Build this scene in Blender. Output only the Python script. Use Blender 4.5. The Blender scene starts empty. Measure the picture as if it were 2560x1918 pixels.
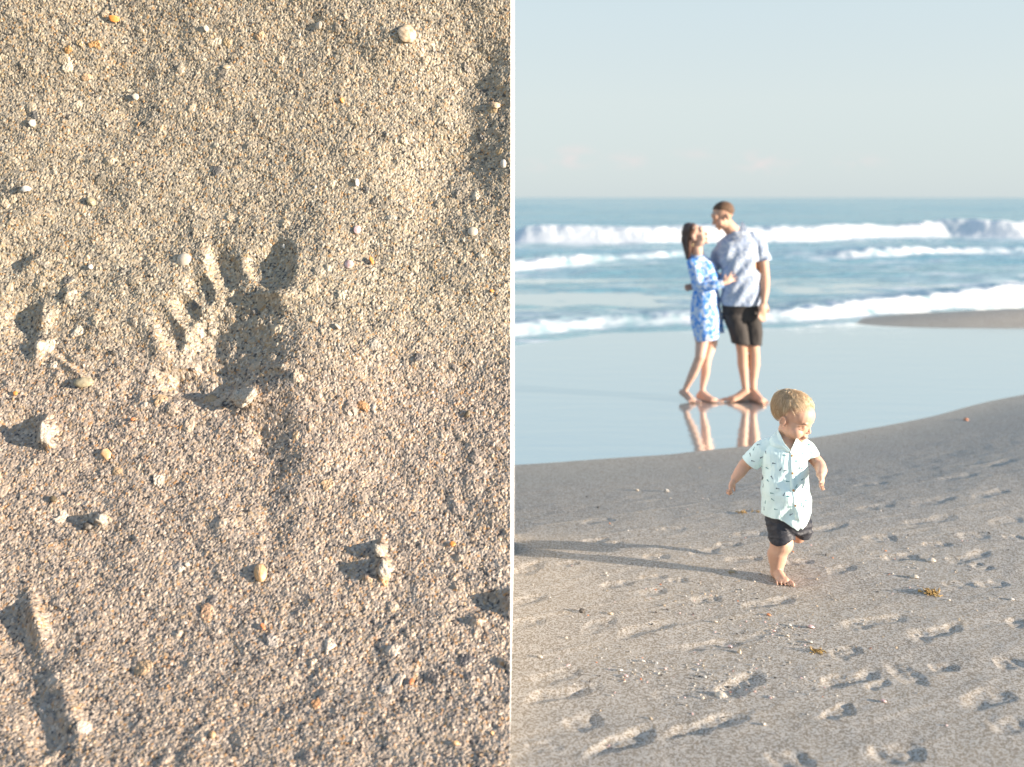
import bpy, bmesh, math, random
import numpy as np
from mathutils import Vector, Matrix, Euler
from mathutils.bvhtree import BVHTree
R = math.radians
random.seed(7); RNG = np.random.default_rng(11)
S = bpy.context.scene
COL = S.collection

# ------------------------------------------------------------------ camera
H = 1.66; F = 2636.5; HZ = 494.0           # eye height (m), focal length and horizon row of a 2560 px wide picture
cam = bpy.data.cameras.new("camera"); camo = bpy.data.objects.new("camera", cam); COL.objects.link(camo)
camo.location = (0, 0, H); camo.rotation_euler = (R(90), 0, 0)
cam.sensor_width = 36; cam.lens = 36*F/2560; cam.shift_y = -(959-HZ)/2560
cam.clip_start = 0.1; cam.clip_end = 20000
cam.dof.use_dof = True; cam.dof.focus_distance = 4.25; cam.dof.aperture_fstop = 1.65
S.camera = camo

# ------------------------------------------------------------------ world, sun, exposure
SUN_EL = 8.9; SUN_AZ = 109               # azimuth clockwise from +Y
w = bpy.data.worlds.new("World"); S.world = w; w.use_nodes = True
nt = w.node_tree; nt.nodes.clear()
def WN(t, **k):
    n = nt.nodes.new(t)
    for a, b in k.items(): setattr(n, a, b)
    return n
sky = WN('ShaderNodeTexSky', sky_type='NISHITA', sun_disc=False, sun_elevation=R(SUN_EL), sun_rotation=R(SUN_AZ),
         air_density=1.0, dust_density=0.6, ozone_density=1.2, altitude=0)
hs = WN('ShaderNodeHueSaturation'); hs.inputs['Saturation'].default_value = 0.62
nt.links.new(sky.outputs[0], hs.inputs['Color'])
# pale sea air low over the horizon and a few faint pinkish cloudlets far out
tc = WN('ShaderNodeTexCoord'); sep = WN('ShaderNodeSeparateXYZ'); nt.links.new(tc.outputs['Generated'], sep.inputs[0])
ramp = WN('ShaderNodeValToRGB')
ramp.color_ramp.elements[0].position = 0.0; ramp.color_ramp.elements[0].color = (0.83, 0.95, 0.985, 1)
ramp.color_ramp.elements[1].position = 1.0; ramp.color_ramp.elements[1].color = (0.34, 0.58, 0.98, 1)
for q_, c_ in ((.17, (.86, 1.01, 1.07)), (.24, (.80, .98, 1.07)), (.42, (.50, .78, 1.12))): ramp.color_ramp.elements.new(q_).color = (*c_, 1)
e = ramp.color_ramp.elements.new(0.09); e.color = (0.90, 1.01, 1.03, 1)
nt.links.new(sep.outputs['Z'], ramp.inputs[0])
mixs = WN('ShaderNodeMixRGB', blend_type='MIX'); mixs.inputs[0].default_value = 0.90
sc = WN('ShaderNodeMixRGB', blend_type='MULTIPLY'); sc.inputs[0].default_value = 1.0
SKYL = 2.95
sc.inputs[2].default_value = (SKYL, SKYL, SKYL, 1)
nt.links.new(ramp.outputs[0], sc.inputs[1]); nt.links.new(hs.outputs[0], mixs.inputs[1]); nt.links.new(sc.outputs[0], mixs.inputs[2])
last = mixs.outputs[0]
nz = WN('ShaderNodeTexNoise'); nz.inputs['Scale'].default_value = 42; nz.inputs['Detail'].default_value = 5
mpc = WN('ShaderNodeMapping'); mpc.inputs['Scale'].default_value = (1, 1, 2.4)
nt.links.new(tc.outputs['Generated'], mpc.inputs[0]); nt.links.new(mpc.outputs[0], nz.inputs['Vector'])
def cloudlet(px, py, wx, wz, amt):
    global last
    d = Vector(((px-1280)/F, 1, -(py-HZ)/F)).normalized()
    sb = WN('ShaderNodeVectorMath', operation='SUBTRACT'); sb.inputs[1].default_value = d
    nt.links.new(tc.outputs['Generated'], sb.inputs[0])
    ml = WN('ShaderNodeVectorMath', operation='MULTIPLY'); ml.inputs[1].default_value = (1/wx, 1/wx, 1/wz)
    nt.links.new(sb.outputs[0], ml.inputs[0])
    ln = WN('ShaderNodeVectorMath', operation='LENGTH'); nt.links.new(ml.outputs[0], ln.inputs[0])
    a = WN('ShaderNodeMath', operation='SUBTRACT', use_clamp=True); a.inputs[0].default_value = 1.0
    nt.links.new(ln.outputs['Value'], a.inputs[1])
    b = WN('ShaderNodeMapRange'); b.inputs[1].default_value = 0.42; b.inputs[2].default_value = 0.62
    nt.links.new(nz.outputs['Fac'], b.inputs[0])
    c = WN('ShaderNodeMath', operation='MULTIPLY'); nt.links.new(a.outputs[0], c.inputs[0]); nt.links.new(b.outputs[0], c.inputs[1])
    c2 = WN('ShaderNodeMath', operation='MULTIPLY', use_clamp=True); nt.links.new(c.outputs[0], c2.inputs[0]); c2.inputs[1].default_value = amt
    m = WN('ShaderNodeMixRGB'); nt.links.new(c2.outputs[0], m.inputs[0]); nt.links.new(last, m.inputs[1])
    m.inputs[2].default_value = (SKYL*1.10, SKYL*1.0, SKYL*0.99, 1); last = m.outputs[0]
for a in ((1428, 393, .032, .014, .9), (1568, 400, .022, .011, .7), (1915, 405, .036, .014, .9), (2150, 410, .03, .012, .5),
          (1745, 382, .03, .008, .4), (1350, 412, .03, .008, .4)): cloudlet(*a)
bg = WN('ShaderNodeBackground'); bg.inputs['Strength'].default_value = 0.082
wo = WN('ShaderNodeOutputWorld'); nt.links.new(last, bg.inputs[0]); nt.links.new(bg.outputs[0], wo.inputs[0])

sl = bpy.data.lights.new("sun", 'SUN'); sl.energy = 3.95; sl.angle = R(0.5); sl.color = (1.0, 0.87, 0.72)
so = bpy.data.objects.new("sun", sl); COL.objects.link(so)
sd = Vector((math.sin(R(SUN_AZ))*math.cos(R(SUN_EL)), math.cos(R(SUN_AZ))*math.cos(R(SUN_EL)), math.sin(R(SUN_EL))))
so.rotation_euler = sd.to_track_quat('Z', 'Y').to_euler(); so.location = (12, -4, 6)
S.view_settings.view_transform = 'Standard'; S.view_settings.look = 'None'
S.view_settings.exposure = 1.68; S.view_settings.gamma = 1
S.render.engine = 'CYCLES'

# ------------------------------------------------------------------ helpers
def P(px, py, Y):                            # point seen at (px, py) of the 2560 px picture when Y metres away
    return Vector(((px-1280)*Y/F, Y, H-(py-HZ)*Y/F))
def G(px, py, z=0.0):                        # where that line of sight meets the ground at height z
    Y = (H-z)*F/(py-HZ); return Vector(((px-1280)*Y/F, Y, z))
def tag(o, label=None, cat=None, group=None, kind=None):
    if label: o['label'] = label
    if cat: o['category'] = cat
    if group: o['group'] = group
    if kind: o['kind'] = kind
    return o
def link(name, me, mat=None, parent=None):
    o = bpy.data.objects.new(name, me); COL.objects.link(o)
    for m in (mat if isinstance(mat, (list, tuple)) else [mat]):
        if m: me.materials.append(m)
    if parent:
        o.parent = parent; o.matrix_parent_inverse = Matrix.Translation(-parent.location)
    return o
def smooth(me):
    me.polygons.foreach_set('use_smooth', np.ones(len(me.polygons), dtype=bool)); me.update()
def mesh_np(name, V, Fq):
    me = bpy.data.meshes.new(name); n = len(V); f = len(Fq)
    me.vertices.add(n); me.vertices.foreach_set('co', V.astype(np.float32).ravel())
    k = Fq.shape[1]
    me.loops.add(f*k); me.loops.foreach_set('vertex_index', Fq.astype(np.int32).ravel())
    me.polygons.add(f); me.polygons.foreach_set('loop_start', (np.arange(f)*k).astype(np.int32))
    me.update(calc_edges=True); smooth(me); return me
def grid_faces(nr, nc, off=0, flip=False):
    i = np.arange((nr-1)*(nc-1)); r = i//(nc-1); c = i % (nc-1); a = off+r*nc+c
    q = np.stack([a, a+1, a+nc+1, a+nc], 1)
    return q[:, ::-1] if flip else q
def attr(me, name, arr):
    if arr.ndim == 1:
        a = me.attributes.new(name, 'FLOAT', 'POINT'); a.data.foreach_set('value', arr.astype(np.float32))
    else:
        a = me.attributes.new(name, 'FLOAT_COLOR', 'POINT')
        c = np.ones((len(arr), 4), np.float32); c[:, :3] = arr; a.data.foreach_set('color', c.ravel())
def _h(ix, iy, s):
    n = (ix.astype(np.int64)*374761393 + iy.astype(np.int64)*668265263 + s*2147483647) & 0xffffffff
    n = ((n ^ (n >> 13))*1274126177) & 0xffffffff
    n = ((n ^ (n >> 16))*2246822519) & 0xffffffff
    return ((n ^ (n >> 15)) & 0xffffff)/float(0xffffff)
def vnoise(x, y, s=0):
    ix = np.floor(x); iy = np.floor(y); fx = x-ix; fy = y-iy
    fx = fx*fx*(3-2*fx); fy = fy*fy*(3-2*fy)
    ix = ix.astype(np.int64); iy = iy.astype(np.int64)
    a = _h(ix, iy, s); b = _h(ix+1, iy, s); c = _h(ix, iy+1, s); d = _h(ix+1, iy+1, s)
    return (a+(b-a)*fx)*(1-fy)+(c+(d-c)*fx)*fy-0.5
def fbm(x, y, o=4, s=0, g=0.5):
    t = 0; a = 1
    for k in range(o): t = t+a*vnoise(x*2**k+17.3*k, y*2**k-9.1*k, s+k); a *= g
    return t
def sstep(a, b, x):
    t = np.clip((x-a)/(b-a), 0, 1); return t*t*(3-2*t)
def grains(X, Y, size, seed, jit=0.85):
    gx = X/size; gy = Y/size; cx = np.floor(gx).astype(np.int64); cy = np.floor(gy).astype(np.int64)
    best = np.full(X.shape, 9.0); bi = np.zeros(X.shape, np.int64); bj = np.zeros(X.shape, np.int64)
    for i in (-1, 0, 1):
        for j in (-1, 0, 1):
            qx = cx+i; qy = cy+j
            px = qx+0.5+jit*(_h(qx, qy, seed)-0.5); py = qy+0.5+jit*(_h(qx, qy, seed+1)-0.5)
            rr = 0.62+0.7*_h(qx, qy, seed+2)
            an = _h(qx, qy, seed+6)*3.14; ca = np.cos(an); sa = np.sin(an)
            dx = gx-px; dy = gy-py; u = dx*ca+dy*sa; v = (-dx*sa+dy*ca)*1.35
            d = np.sqrt(u*u+v*v)/rr
            m = d < best; best = np.where(m, d, best); bi = np.where(m, qx, bi); bj = np.where(m, qy, bj)
    h = np.sqrt(np.clip(1-(best/0.95)**2, 0, 1))
    return h, _h(bi, bj, seed+3), _h(bi, bj, seed+4), _h(bi, bj, seed+5)

# ------------------------------------------------------------------ materials
def mat(name, col=(0.5, 0.5, 0.5), rough=0.7, spec=0.5, **k):
    m = bpy.data.materials.new(name); m.use_nodes = True; b = m.node_tree.nodes['Principled BSDF']
    b.inputs['Base Color'].default_value = (*col, 1); b.inputs['Roughness'].default_value = rough
    b.inputs['Specular IOR Level'].default_value = spec
    for a, v in k.items(): b.inputs[a.replace('_', ' ')].default_value = v
    return m
def nodes(m): return m.node_tree, m.node_tree.nodes['Principled BSDF']
def noise_col(m, c1, c2, scale, lo=0.4, hi=0.6, detail=4, coord='Object', stretch=(1, 1, 1), rough=0.55):
    t, b = nodes(m); N = t.nodes
    tc = N.new('ShaderNodeTexCoord'); mp = N.new('ShaderNodeMapping'); mp.inputs['Scale'].default_value = stretch
    n = N.new('ShaderNodeTexNoise'); n.inputs['Scale'].default_value = scale; n.inputs['Detail'].default_value = detail
    n.inputs['Roughness'].default_value = rough
    r = N.new('ShaderNodeValToRGB'); r.color_ramp.elements[0].position = lo; r.color_ramp.elements[1].position = hi
    r.color_ramp.elements[0].color = (*c1, 1); r.color_ramp.elements[1].color = (*c2, 1)
    t.links.new(tc.outputs[coord], mp.inputs[0]); t.links.new(mp.outputs[0], n.inputs['Vector'])
    t.links.new(n.outputs['Fac'], r.inputs[0]); t.links.new(r.outputs[0], b.inputs['Base Color'])
    return r
def bump(m, scale, dist, strength=1.0, stretch=(1, 1, 1), detail=3, kind='noise', coord='Object'):
    t, b = nodes(m); N = t.nodes
    tc = N.new('ShaderNodeTexCoord'); mp = N.new('ShaderNodeMapping'); mp.inputs['Scale'].default_value = stretch
    if kind == 'noise':
        n = N.new('ShaderNodeTexNoise'); n.inputs['Detail'].default_value = detail; out = n.outputs['Fac']
    else:
        n = N.new('ShaderNodeTexVoronoi'); out = n.outputs['Distance']
    n.inputs['Scale'].default_value = scale
    bp = N.new('ShaderNodeBump'); bp.inputs['Distance'].default_value = dist; bp.inputs['Strength'].default_value = strength
    t.links.new(tc.outputs[coord], mp.inputs[0]); t.links.new(mp.outputs[0], n.inputs['Vector']); t.links.new(out, bp.inputs['Height'])
    old = b.inputs['Normal'].links
    if old: t.links.new(old[0].from_socket, bp.inputs['Normal'])
    t.links.new(bp.outputs[0], b.inputs['Normal'])

# ------------------------------------------------------------------ SAND GROUND (right: beach; one sheet)
BX = np.array([-60, -8, -2, 0.01, 1.15, 1.85, 2.53, 3.0, 3.59, 4.12, 4.79, 8, 14, 60.])
BY = np.array([7.0, 7.0, 7.15, 7.37, 7.61, 7.9, 8.29, 8.6, 9.04, 9.45, 9.97, 12.5, 16.2, 22.])
ZF = -0.200                                  # level of the water film on the wet sand
Z8 = lambda x, y: (1285+x*.5764, 1300+y*.5764)
PR = []                                      # footprints: x, y, angle, half length, half width, depth
def pr(x0, y0, x1, y1, w=.045, d=.012, k=1.0):
    a = G(*Z8(x0, y0)); b = G(*Z8(x1, y1)); c = (a+b)/2; v = b-a
    L = min(v.length, .34)/2
    PR.append((c.x, c.y, math.atan2(v.y, v.x), max(L, .05), w, d*k))
for q in [(350,1010,600,900,.048,.020),(690,930,980,845,.046,.018),(60,790,345,720,.046,.016),(240,900,350,840,.05,.014),
          (900,770,1040,665,.055,.020),(1340,725,1550,650,.045,.017),(1745,518,1910,455,.05,.017),(1440,466,1720,415,.045,.013),
          (700,560,980,525,.042,.013),(460,510,680,440,.045,.012),(300,490,440,430,.045,.010),(1010,385,1200,335,.042,.013),
          (790,355,890,332,.04,.013),(390,292,515,270,.035,.012),(0,370,120,320,.045,.012),(0,240,120,180,.045,.014),
          (240,100,390,62,.04,.013),(880,108,975,98,.045,.013),(960,60,1085,44,.05,.012),(1530,88,1650,70,.05,.012),
          (1610,170,1760,158,.05,.014),(1790,112,1880,98,.045,.012),(1380,235,1470,200,.045,.010),(1900,195,2030,130,.045,.011),
          (1990,195,2080,212,.045,.013),(1900,296,1980,275,.045,.010),(2040,290,2120,262,.045,.013),(1390,590,1490,555,.04,.012),
          (1990,820,2120,740,.055,.014),(2120,640,2200,608,.045,.014),(1630,620,1760,720,.045,.012),(1840,650,1910,636,.035,.014),
          (1350,860,1460,810,.035,.013),(100,720,250,640,.05,.010),(0,460,120,430,.05,.011),(1560,1040,1760,1000,.05,.015),
          (1120,1060,1260,1030,.05,.013),(2090,920,2200,870,.05,.010),(1290,48,1430,12,.045,.011),(1170,190,1290,172,.04,.013),
          (950,180,1050,158,.045,.012),(560,165,650,150,.04,.012),(190,200,280,180,.045,.010),(380,95,470,85,.045,.010),
          (660,25,740,12,.045,.009),(1110,22,1180,8,.045,.010),(780,150,880,120,.045,.010),(540,260,660,235,.04,.011),
          (680,270,760,255,.035,.010),(560,335,660,300,.04,.010),(1700,20,1900,-20,.05,.011),(1940,80,2040,60,.045,.009),
          (2140,85,2200,72,.045,.012),(300,-20,420,-50,.05,.008),(1500,-60,1640,-90,.05,.009),(1760,-70,1900,-110,.05,.009),
          (2000,-100,2130,-140,.05,.009),(2080,20,2190,-10,.05,.009),(980,530,1150,470,.03,.006),(1900,480,2200,430,.03,.004),
          (1600,700,1560,730,.03,.010),(60,1010,200,960,.04,.007),(620,760,760,740,.04,.005),(2150,430,2200,470,.04,.010),
          (1850,-200,2000,-230,.05,.008),(1480,-190,1600,-210,.05,.007),(2050,-260,2180,-300,.05,.007),(900,-60,1010,-80,.04,.007)]:
    pr(*q)
def terrain_z(X, Y):
    yb = np.interp(X, BX, BY)
    z = -0.2002*sstep(0, 1, (Y-(yb-2.7))/2.75)**0.9
    z = z - 0.055*sstep(0, 2.5, Y-yb)
    z = z + 0.002*fbm(X*0.8, Y*0.8, 2, 5)*sstep(0, .5, yb-Y+.2)
    # emergent sand bar on the right, seaward of the couple
    bar = np.exp(-((Y-(15.9+0.18*(X-6)))/1.05)**2)*sstep(3.2, 8.5, X)*0.195
    z = z + bar - 0.5*sstep(20, 60, Y)
    z = z + 0.006*np.exp(-((Y-13.2)/1.5)**2)*fbm(X*.7, Y*.9, 3, 9)
    return z
def terrain_detail(X, Y):
    d = np.zeros_like(X); rough = np.zeros_like(X)
    wx = X+0.034*fbm(X*9, Y*9, 3, 31); wy = Y+0.034*fbm(X*9, Y*9, 3, 41)
    for i, (cx, cy, a, L, wd, dp) in enumerate(PR):
        m = (np.abs(X-cx) < .36) & (np.abs(Y-cy) < .36)
        if not m.any(): continue
        x = wx[m]-cx; y = wy[m]-cy; ca, sa = math.cos(a), math.sin(a)
        u = (x*ca+y*sa)/L; v = (-x*sa+y*ca)/wd
        v = v*(1+0.25*u*u)+0.18*np.sin(u*2.6)
        waist = 1+0.35*np.exp(-((u-.05)/.38)**2)
        r = np.sqrt(u**2+(v*waist)**2)
        dep = -(1/(1+np.exp((r-0.93)*6.5)))*(0.75+0.5*np.exp(-((u-.72)/.3)**2)+0.35*np.exp(-((u+.6)/.35)**2))
        rim = 0.16*np.exp(-((r-1.25)/.2)**2)*(0.6+1.2*vnoise(X[m]*30, Y[m]*30, 60+i))
        lum = 0.42*fbm(X[m]*42, Y[m]*42, 3, 80+i)*np.exp(-(r/1.2)**4)
        toes = 0
        d[m] += dp*.54*(dep+rim+lum); rough[m] = np.maximum(rough[m], np.exp(-(r/1.35)**4))
    return d, rough
def nonuni(segs):                            # [(a, b, step0, step1), ...]
    out = []
    for a, b, s0, s1 in segs:
        x = a
        while x < b-1e-6:
            out.append(x); t = (x-a)/(b-a); x += s0*(s1/s0)**t
    out.append(segs[-1][1]); return np.array(out)
gx = nonuni([(-60, -6, 4, .25), (-6, -.25, .2, .02), (-.25, 3.4, .0055, .0055), (3.4, 6, .0065, .02), (6, 14, .03, .3), (14, 60, .4, 4)])
gy = nonuni([(-30, 2.2, 3, .05), (2.2, 2.9, .03, .006), (2.9, 4.6, .0055, .008), (4.6, 8.2, .009, .018), (8.2, 19, .03, .16), (19, 70, .4, 4)])
X, Y = np.meshgrid(gx, gy)
Zt = terrain_z(X, Y); det, rgh = terrain_detail(X, Y)
yb = np.interp(X, BX, BY); dry = sstep(0.15, 1.6, yb-Y)
core = sstep(2.0, 2.6, Y)*sstep(-.6, -.2, X)
fine = 0.0035*fbm(X*5, Y*5, 3, 3)+0.0007*fbm(X*34, Y*34, 3, 13)+0.0014*np.clip(fbm(X*70, Y*70, 2, 15)-.16, 0, 1)
streak = 0.004*np.clip(fbm((X*.8+Y*.35)*4, (Y-.45*X)*14, 3, 55)-.05, 0, 1)
Zt = Zt+(det+fine+streak)*dry*core
me = mesh_np("sand_ground", np.stack([X, Y, Zt], -1).reshape(-1, 3), grid_faces(*X.shape))
attr(me, "rough", (rgh*dry).ravel())
TBVH = None
msand = mat("beach_sand", (0.3, .27, .24), .85, .35)
t, b = nodes(msand); N = t.nodes; L = t.links
tcn = N.new('ShaderNodeTexCoord')
def tex(kind, scale, detail=3):
    n = N.new(kind); n.inputs['Scale'].default_value = scale
    if 'Detail' in n.inputs: n.inputs['Detail'].default_value = detail
    L.new(tcn.outputs['Object'], n.inputs['Vector']); return n
n1 = tex('ShaderNodeTexNoise', 240, 6); n2 = tex('ShaderNodeTexNoise', 3.0, 4); n3 = tex('ShaderNodeTexVoronoi', 190); n4 = tex('ShaderNodeTexNoise', 330, 3); n1.inputs['Roughness'].default_value = .72
r1 = N.new('ShaderNodeValToRGB'); r1.color_ramp.elements[0].position = .32; r1.color_ramp.elements[1].position = .68
r1.color_ramp.elements[0].color = (.238, .196, .147, 1); r1.color_ramp.elements[1].color = (.290, .240, .181, 1)
L.new(n1.outputs['Fac'], r1.inputs[0])
r2 = N.new('ShaderNodeValToRGB'); r2.color_ramp.elements[0].position = .3; r2.color_ramp.elements[1].position = .7
r2.color_ramp.elements[0].color = (.84, .84, .86, 1); r2.color_ramp.elements[1].color = (1.1, 1.08, 1.04, 1); L.new(n2.outputs['Fac'], r2.inputs[0])
mm = N.new('ShaderNodeMixRGB'); mm.blend_type = 'MULTIPLY'; mm.inputs[0].default_value = 1; L.new(r1.outputs[0], mm.inputs[1]); L.new(r2.outputs[0], mm.inputs[2])
# pale shelly grains, more of them where feet have turned the sand
sp = N.new('ShaderNodeMapRange'); sp.inputs[1].default_value = .90; sp.inputs[2].default_value = .97
sepc = N.new('ShaderNodeSeparateColor'); L.new(n3.outputs['Color'], sepc.inputs[0]); 
at = N.new('ShaderNodeAttribute'); at.attribute_name = 'rough'
ad = N.new('ShaderNodeMath'); ad.operation = 'MULTIPLY_ADD'; L.new(at.outputs['Fac'], ad.inputs[0]); ad.inputs[1].default_value = .03; L.new(sepc.outputs[0], ad.inputs[2])
L.new(ad.outputs[0], sp.inputs[0])
m2 = N.new('ShaderNodeMixRGB'); L.new(sp.outputs[0], m2.inputs[0]); L.new(mm.outputs[0], m2.inputs[1]); m2.inputs[2].default_value = (.50, .45, .39, 1)
# wet sand is darker and smoother: by height above the film
geo = N.new('ShaderNodeNewGeometry'); sz = N.new('ShaderNodeSeparateXYZ'); L.new(geo.outputs['Position'], sz.inputs[0])
wet = N.new('ShaderNodeMapRange'); wet.inputs[1].default_value = ZF+.060; wet.inputs[2].default_value = ZF+.003; wet.interpolation_type = 'SMOOTHSTEP'
L.new(sz.outputs['Z'], wet.inputs[0])
m3 = N.new('ShaderNodeMixRGB'); m3.blend_type = 'MULTIPLY'; L.new(wet.outputs[0], m3.inputs[0]); L.new(m2.outputs[0], m3.inputs[1]); m3.inputs[2].default_value = (.97, .96, .93, 1)
L.new(m3.outputs[0], b.inputs['Base Color'])
rr = N.new('ShaderNodeMapRange'); rr.inputs[3].default_value = .85; rr.inputs[4].default_value = .6; L.new(wet.outputs[0], rr.inputs[0]); L.new(rr.outputs[0], b.inputs['Roughness'])
bs = N.new('ShaderNodeMapRange'); bs.inputs[3].default_value = 1; bs.inputs[4].default_value = .06; L.new(wet.outputs[0], bs.inputs[0])
bp = N.new('ShaderNodeBump'); bp.inputs['Distance'].default_value = .0014; L.new(bs.outputs[0], bp.inputs['Strength'])
ma = N.new('ShaderNodeMath'); ma.operation = 'ADD'; L.new(n1.outputs['Fac'], ma.inputs[0]); L.new(n4.outputs['Fac'], ma.inputs[1])
L.new(ma.outputs[0], bp.inputs['Height']); L.new(bp.outputs[0], b.inputs['Normal'])
ground = tag(link("sand_ground", me, msand), kind='structure')

# ------------------------------------------------------------------ water film on the wet sand, swash, sea
mfilm = mat("wet_film", (.085, .11, .12), .06, .5); t, b = nodes(mfilm)
b.inputs['IOR'].default_value = 1.9; b.inputs['Metallic'].default_value = .82; b.inputs['Base Color'].default_value = (.71, .78, .775, 1)
bump(mfilm, 1.3, .008, .5, (1, 3.6, 1), 4); bump(mfilm, 13, .0016, .5, (1, 2.6, 1), 3)
fx = nonuni([(-60, -1, 4, .3), (-1, 7, .1, .1), (7, 60, .3, 4)]); fy = nonuni([(6.2, 13, .1, .1), (13, 24, .2, .5)])
FX, FY = np.meshgrid(fx, fy)
FZ = ZF+0.0*FX
me = mesh_np("water_film", np.stack([FX, FY, FZ], -1).reshape(-1, 3), grid_faces(*FX.shape))
film = tag(link("water", me, mfilm), kind='structure')

u = nonuni([(-1.6, -.12, .05, .006), (-.12, .62, .0016, .0016), (.62, 1.8, .004, .06)])
ys = nonuni([(11.2, 20, .035, .06), (20, 60, .09, .22), (60, 400, .5, 14), (400, 9000, 30, 900)])
U, SY = np.meshgrid(u, ys); SX = U*np.maximum(SY, 0)
def px_of(X, Y): return 1280+X/Y*F
PX = px_of(SX, SY)
def ridge(pxs, dists): return np.interp(PX, pxs, dists)
k = 1.1573
def dd(py): return 1.86*2278/(np.array(py)-427.)
wob = lambda s, f=.35: fbm(SX*f, SY*f*.3, 3, s)
# world positions of the three breakers, laid out along x at their own distance
def rcurve(pts):
    xs = [(p[0]-1106)/2278*dd(p[1]) for p in pts]; yy = [dd(p[1]) for p in pts]
    o = np.argsort(xs); return np.interp(SX, np.array(xs)[o], np.array(yy)[o])
c1 = rcurve([(300, 760), (1110, 727), (1300, 705), (1480, 698), (1700, 691), (2000, 667), (2200, 652), (2700, 625)])
c2 = rcurve([(300, 610), (1110, 586), (1300, 572), (1480, 555), (1700, 556), (1850, 560), (1950, 556), (2050, 547), (2200, 545), (2700, 545)])
c3 = rcurve([(300, 525), (1110, 525), (1400, 527), (1750, 521), (1900, 516), (2050, 513), (2200, 515), (2700, 512)])
z = np.full(SX.shape, -0.196); foam = np.zeros(SX.shape)
def breaker(c, h, wfront, wback, seed, fo, lump, cut=None):
    global z, foam
    cc = c+wob(seed, .22 if seed < 12 else .08)*wfront*1.3
    d = SY-cc
    var = np.clip(0.95+(1.0 if seed < 12 else .55)*fbm(SX*.22, SX*0+seed, 3, seed), .35, 1.4)
    env = var if cut is None else var*cut
    prof = np.where(d < 0, 0, np.where(d < wfront, sstep(0, wfront, d), np.exp(-((d-wfront)/wback)**2)))
    n = fbm(SX*2.6, SY*1.6, 4, seed+3)
    z = z+h*env*prof*(1+lump*n*(d < wfront*3.5))
    fm = sstep(-.25*wfront, .12*wfront, d)*(1-sstep(wfront*1.2, wfront*2.4, d+wfront*1.4*n))*np.clip(env*1.5, 0, 1)
    tex_ = fbm(SX*7, SY*5, 4, seed+17); n3_ = fbm(SX*1.7, SX*.3+seed, 3, seed+19)
    z = z+h*env*(.03*tex_+(.08 if seed < 12 else .03)*n3_)*prof*fm
    foam = np.maximum(foam, np.clip(fm*fo*1.0+n*1.0*fm+tex_*(1.0 if seed < 12 else .6)*fm, 0, 1))
    # trailing lace of foam in front of and behind it
    lace = np.clip(fbm(SX*1.1, SY*2.2, 5, seed+9)*2.6-.05, 0, 1)
    band = np.exp(-((d+wfront*1.0)/(wfront*2.5))**2)+.8*np.exp(-((d-wfront*3.5)/(wfront*3.5))**2)
    foam = np.maximum(foam, lace*band*.75)
p2 = px_of(SX, SY)/k
breaker(c1, .25, .55, 1.5, 3, .95, .30)
breaker(c2, .24, .9, 3.0, 7, .95, .4, np.clip(.35+.65*np.exp(-((p2-1190)/110)**2)+.45*np.exp(-((p2-1440)/70)**2)+.75*np.exp(-((p2-1960)/190)**2), 0, 1))
breaker(c3, .70, 1.6, 7.0, 12, 1.30, .14, np.clip(sstep(1085, 1140, p2)*(.9+.22*sstep(1650, 2000, p2)+.14*np.exp(-((p2-2040)/75)**2)), .08, 1.5))
green = np.zeros(SX.shape)+np.exp(-((p2-2055)/28)**2)*np.exp(-((SY-c3-1)/2.5)**2)*.5
foam = foam*(1-.25*np.clip(green*1.2, 0, 1))
# swell, chop
fade = sstep(13, 20, SY)
z = z+fade*(0.05*fbm(SX*.35, SY*.9, 3, 21)+.035*fbm(SX*1.4, SY*3.2, 3, 23))
z = z+sstep(20, 30, SY)*.16*fbm(SX*.09, SY*.33, 3, 25)
z = z+sstep(50, 70, SY)*.5*fbm(SX*.018, SY*.085, 3, 27)*(1-sstep(1200, 4000, SY))
z = z-0.05*(1-sstep(c1-1.5, c1-.7, SY))            # leading edge of the swash dips under the film
far = np.clip(fbm(SX*.07, SY*.55, 4, 33)-.28, 0, 1)*sstep(58, 90, SY)*.0
lace2 = np.clip(fbm(SX*.9, SY*2.4, 5, 39)*2.4-.30, 0, .75)*sstep(0, 3, SY-c1)*(1-sstep(-2, 1, SY-c3))
right = sstep(1700, 2000, p2)*np.exp(-((SY-c1-2.2)/2.6)**2)
foam = np.clip(np.maximum(foam, lace2*(.45+.5*sstep(1650, 2000, p2)))+right*np.clip(fbm(SX*1.6, SY*2.6, 4, 44)*2.2+.25, 0, .8), 0, 1)
me = mesh_np("sea", np.stack([SX, SY, z], -1).reshape(-1, 3), grid_faces(*SX.shape))
attr(me, "foam", foam.ravel()); attr(me, "green", np.clip(green, 0, 1).ravel())
tnt = np.clip(.5+1.3*fbm(SX*.05, SY*.35, 4, 51), 0, 1); attr(me, "tint", tnt.ravel())
msea = mat("sea_water", (.1, .3, .36), .22, .5); t, b = nodes(msea); N = t.nodes; L = t.links
def A(n): a = N.new('ShaderNodeAttribute'); a.attribute_name = n; return a
mx = N.new('ShaderNodeMixRGB'); mx.inputs[1].default_value = (.13, .35, .41, 1); mx.inputs[2].default_value = (.24, .41, .41, 1); L.new(A('tint').outputs['Fac'], mx.inputs[0])
mg = N.new('ShaderNodeMixRGB'); L.new(A('green').outputs['Fac'], mg.inputs[0]); L.new(mx.outputs[0], mg.inputs[1]); mg.inputs[2].default_value = (.48, .54, .40, 1)
fo = A('foam'); mf = N.new('ShaderNodeMixRGB'); L.new(fo.outputs['Fac'], mf.inputs[0]); L.new(mg.outputs[0], mf.inputs[1]); mf.inputs[2].default_value = (.74, .735, .715, 1)
L.new(mf.outputs[0], b.inputs['Base Color'])
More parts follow.
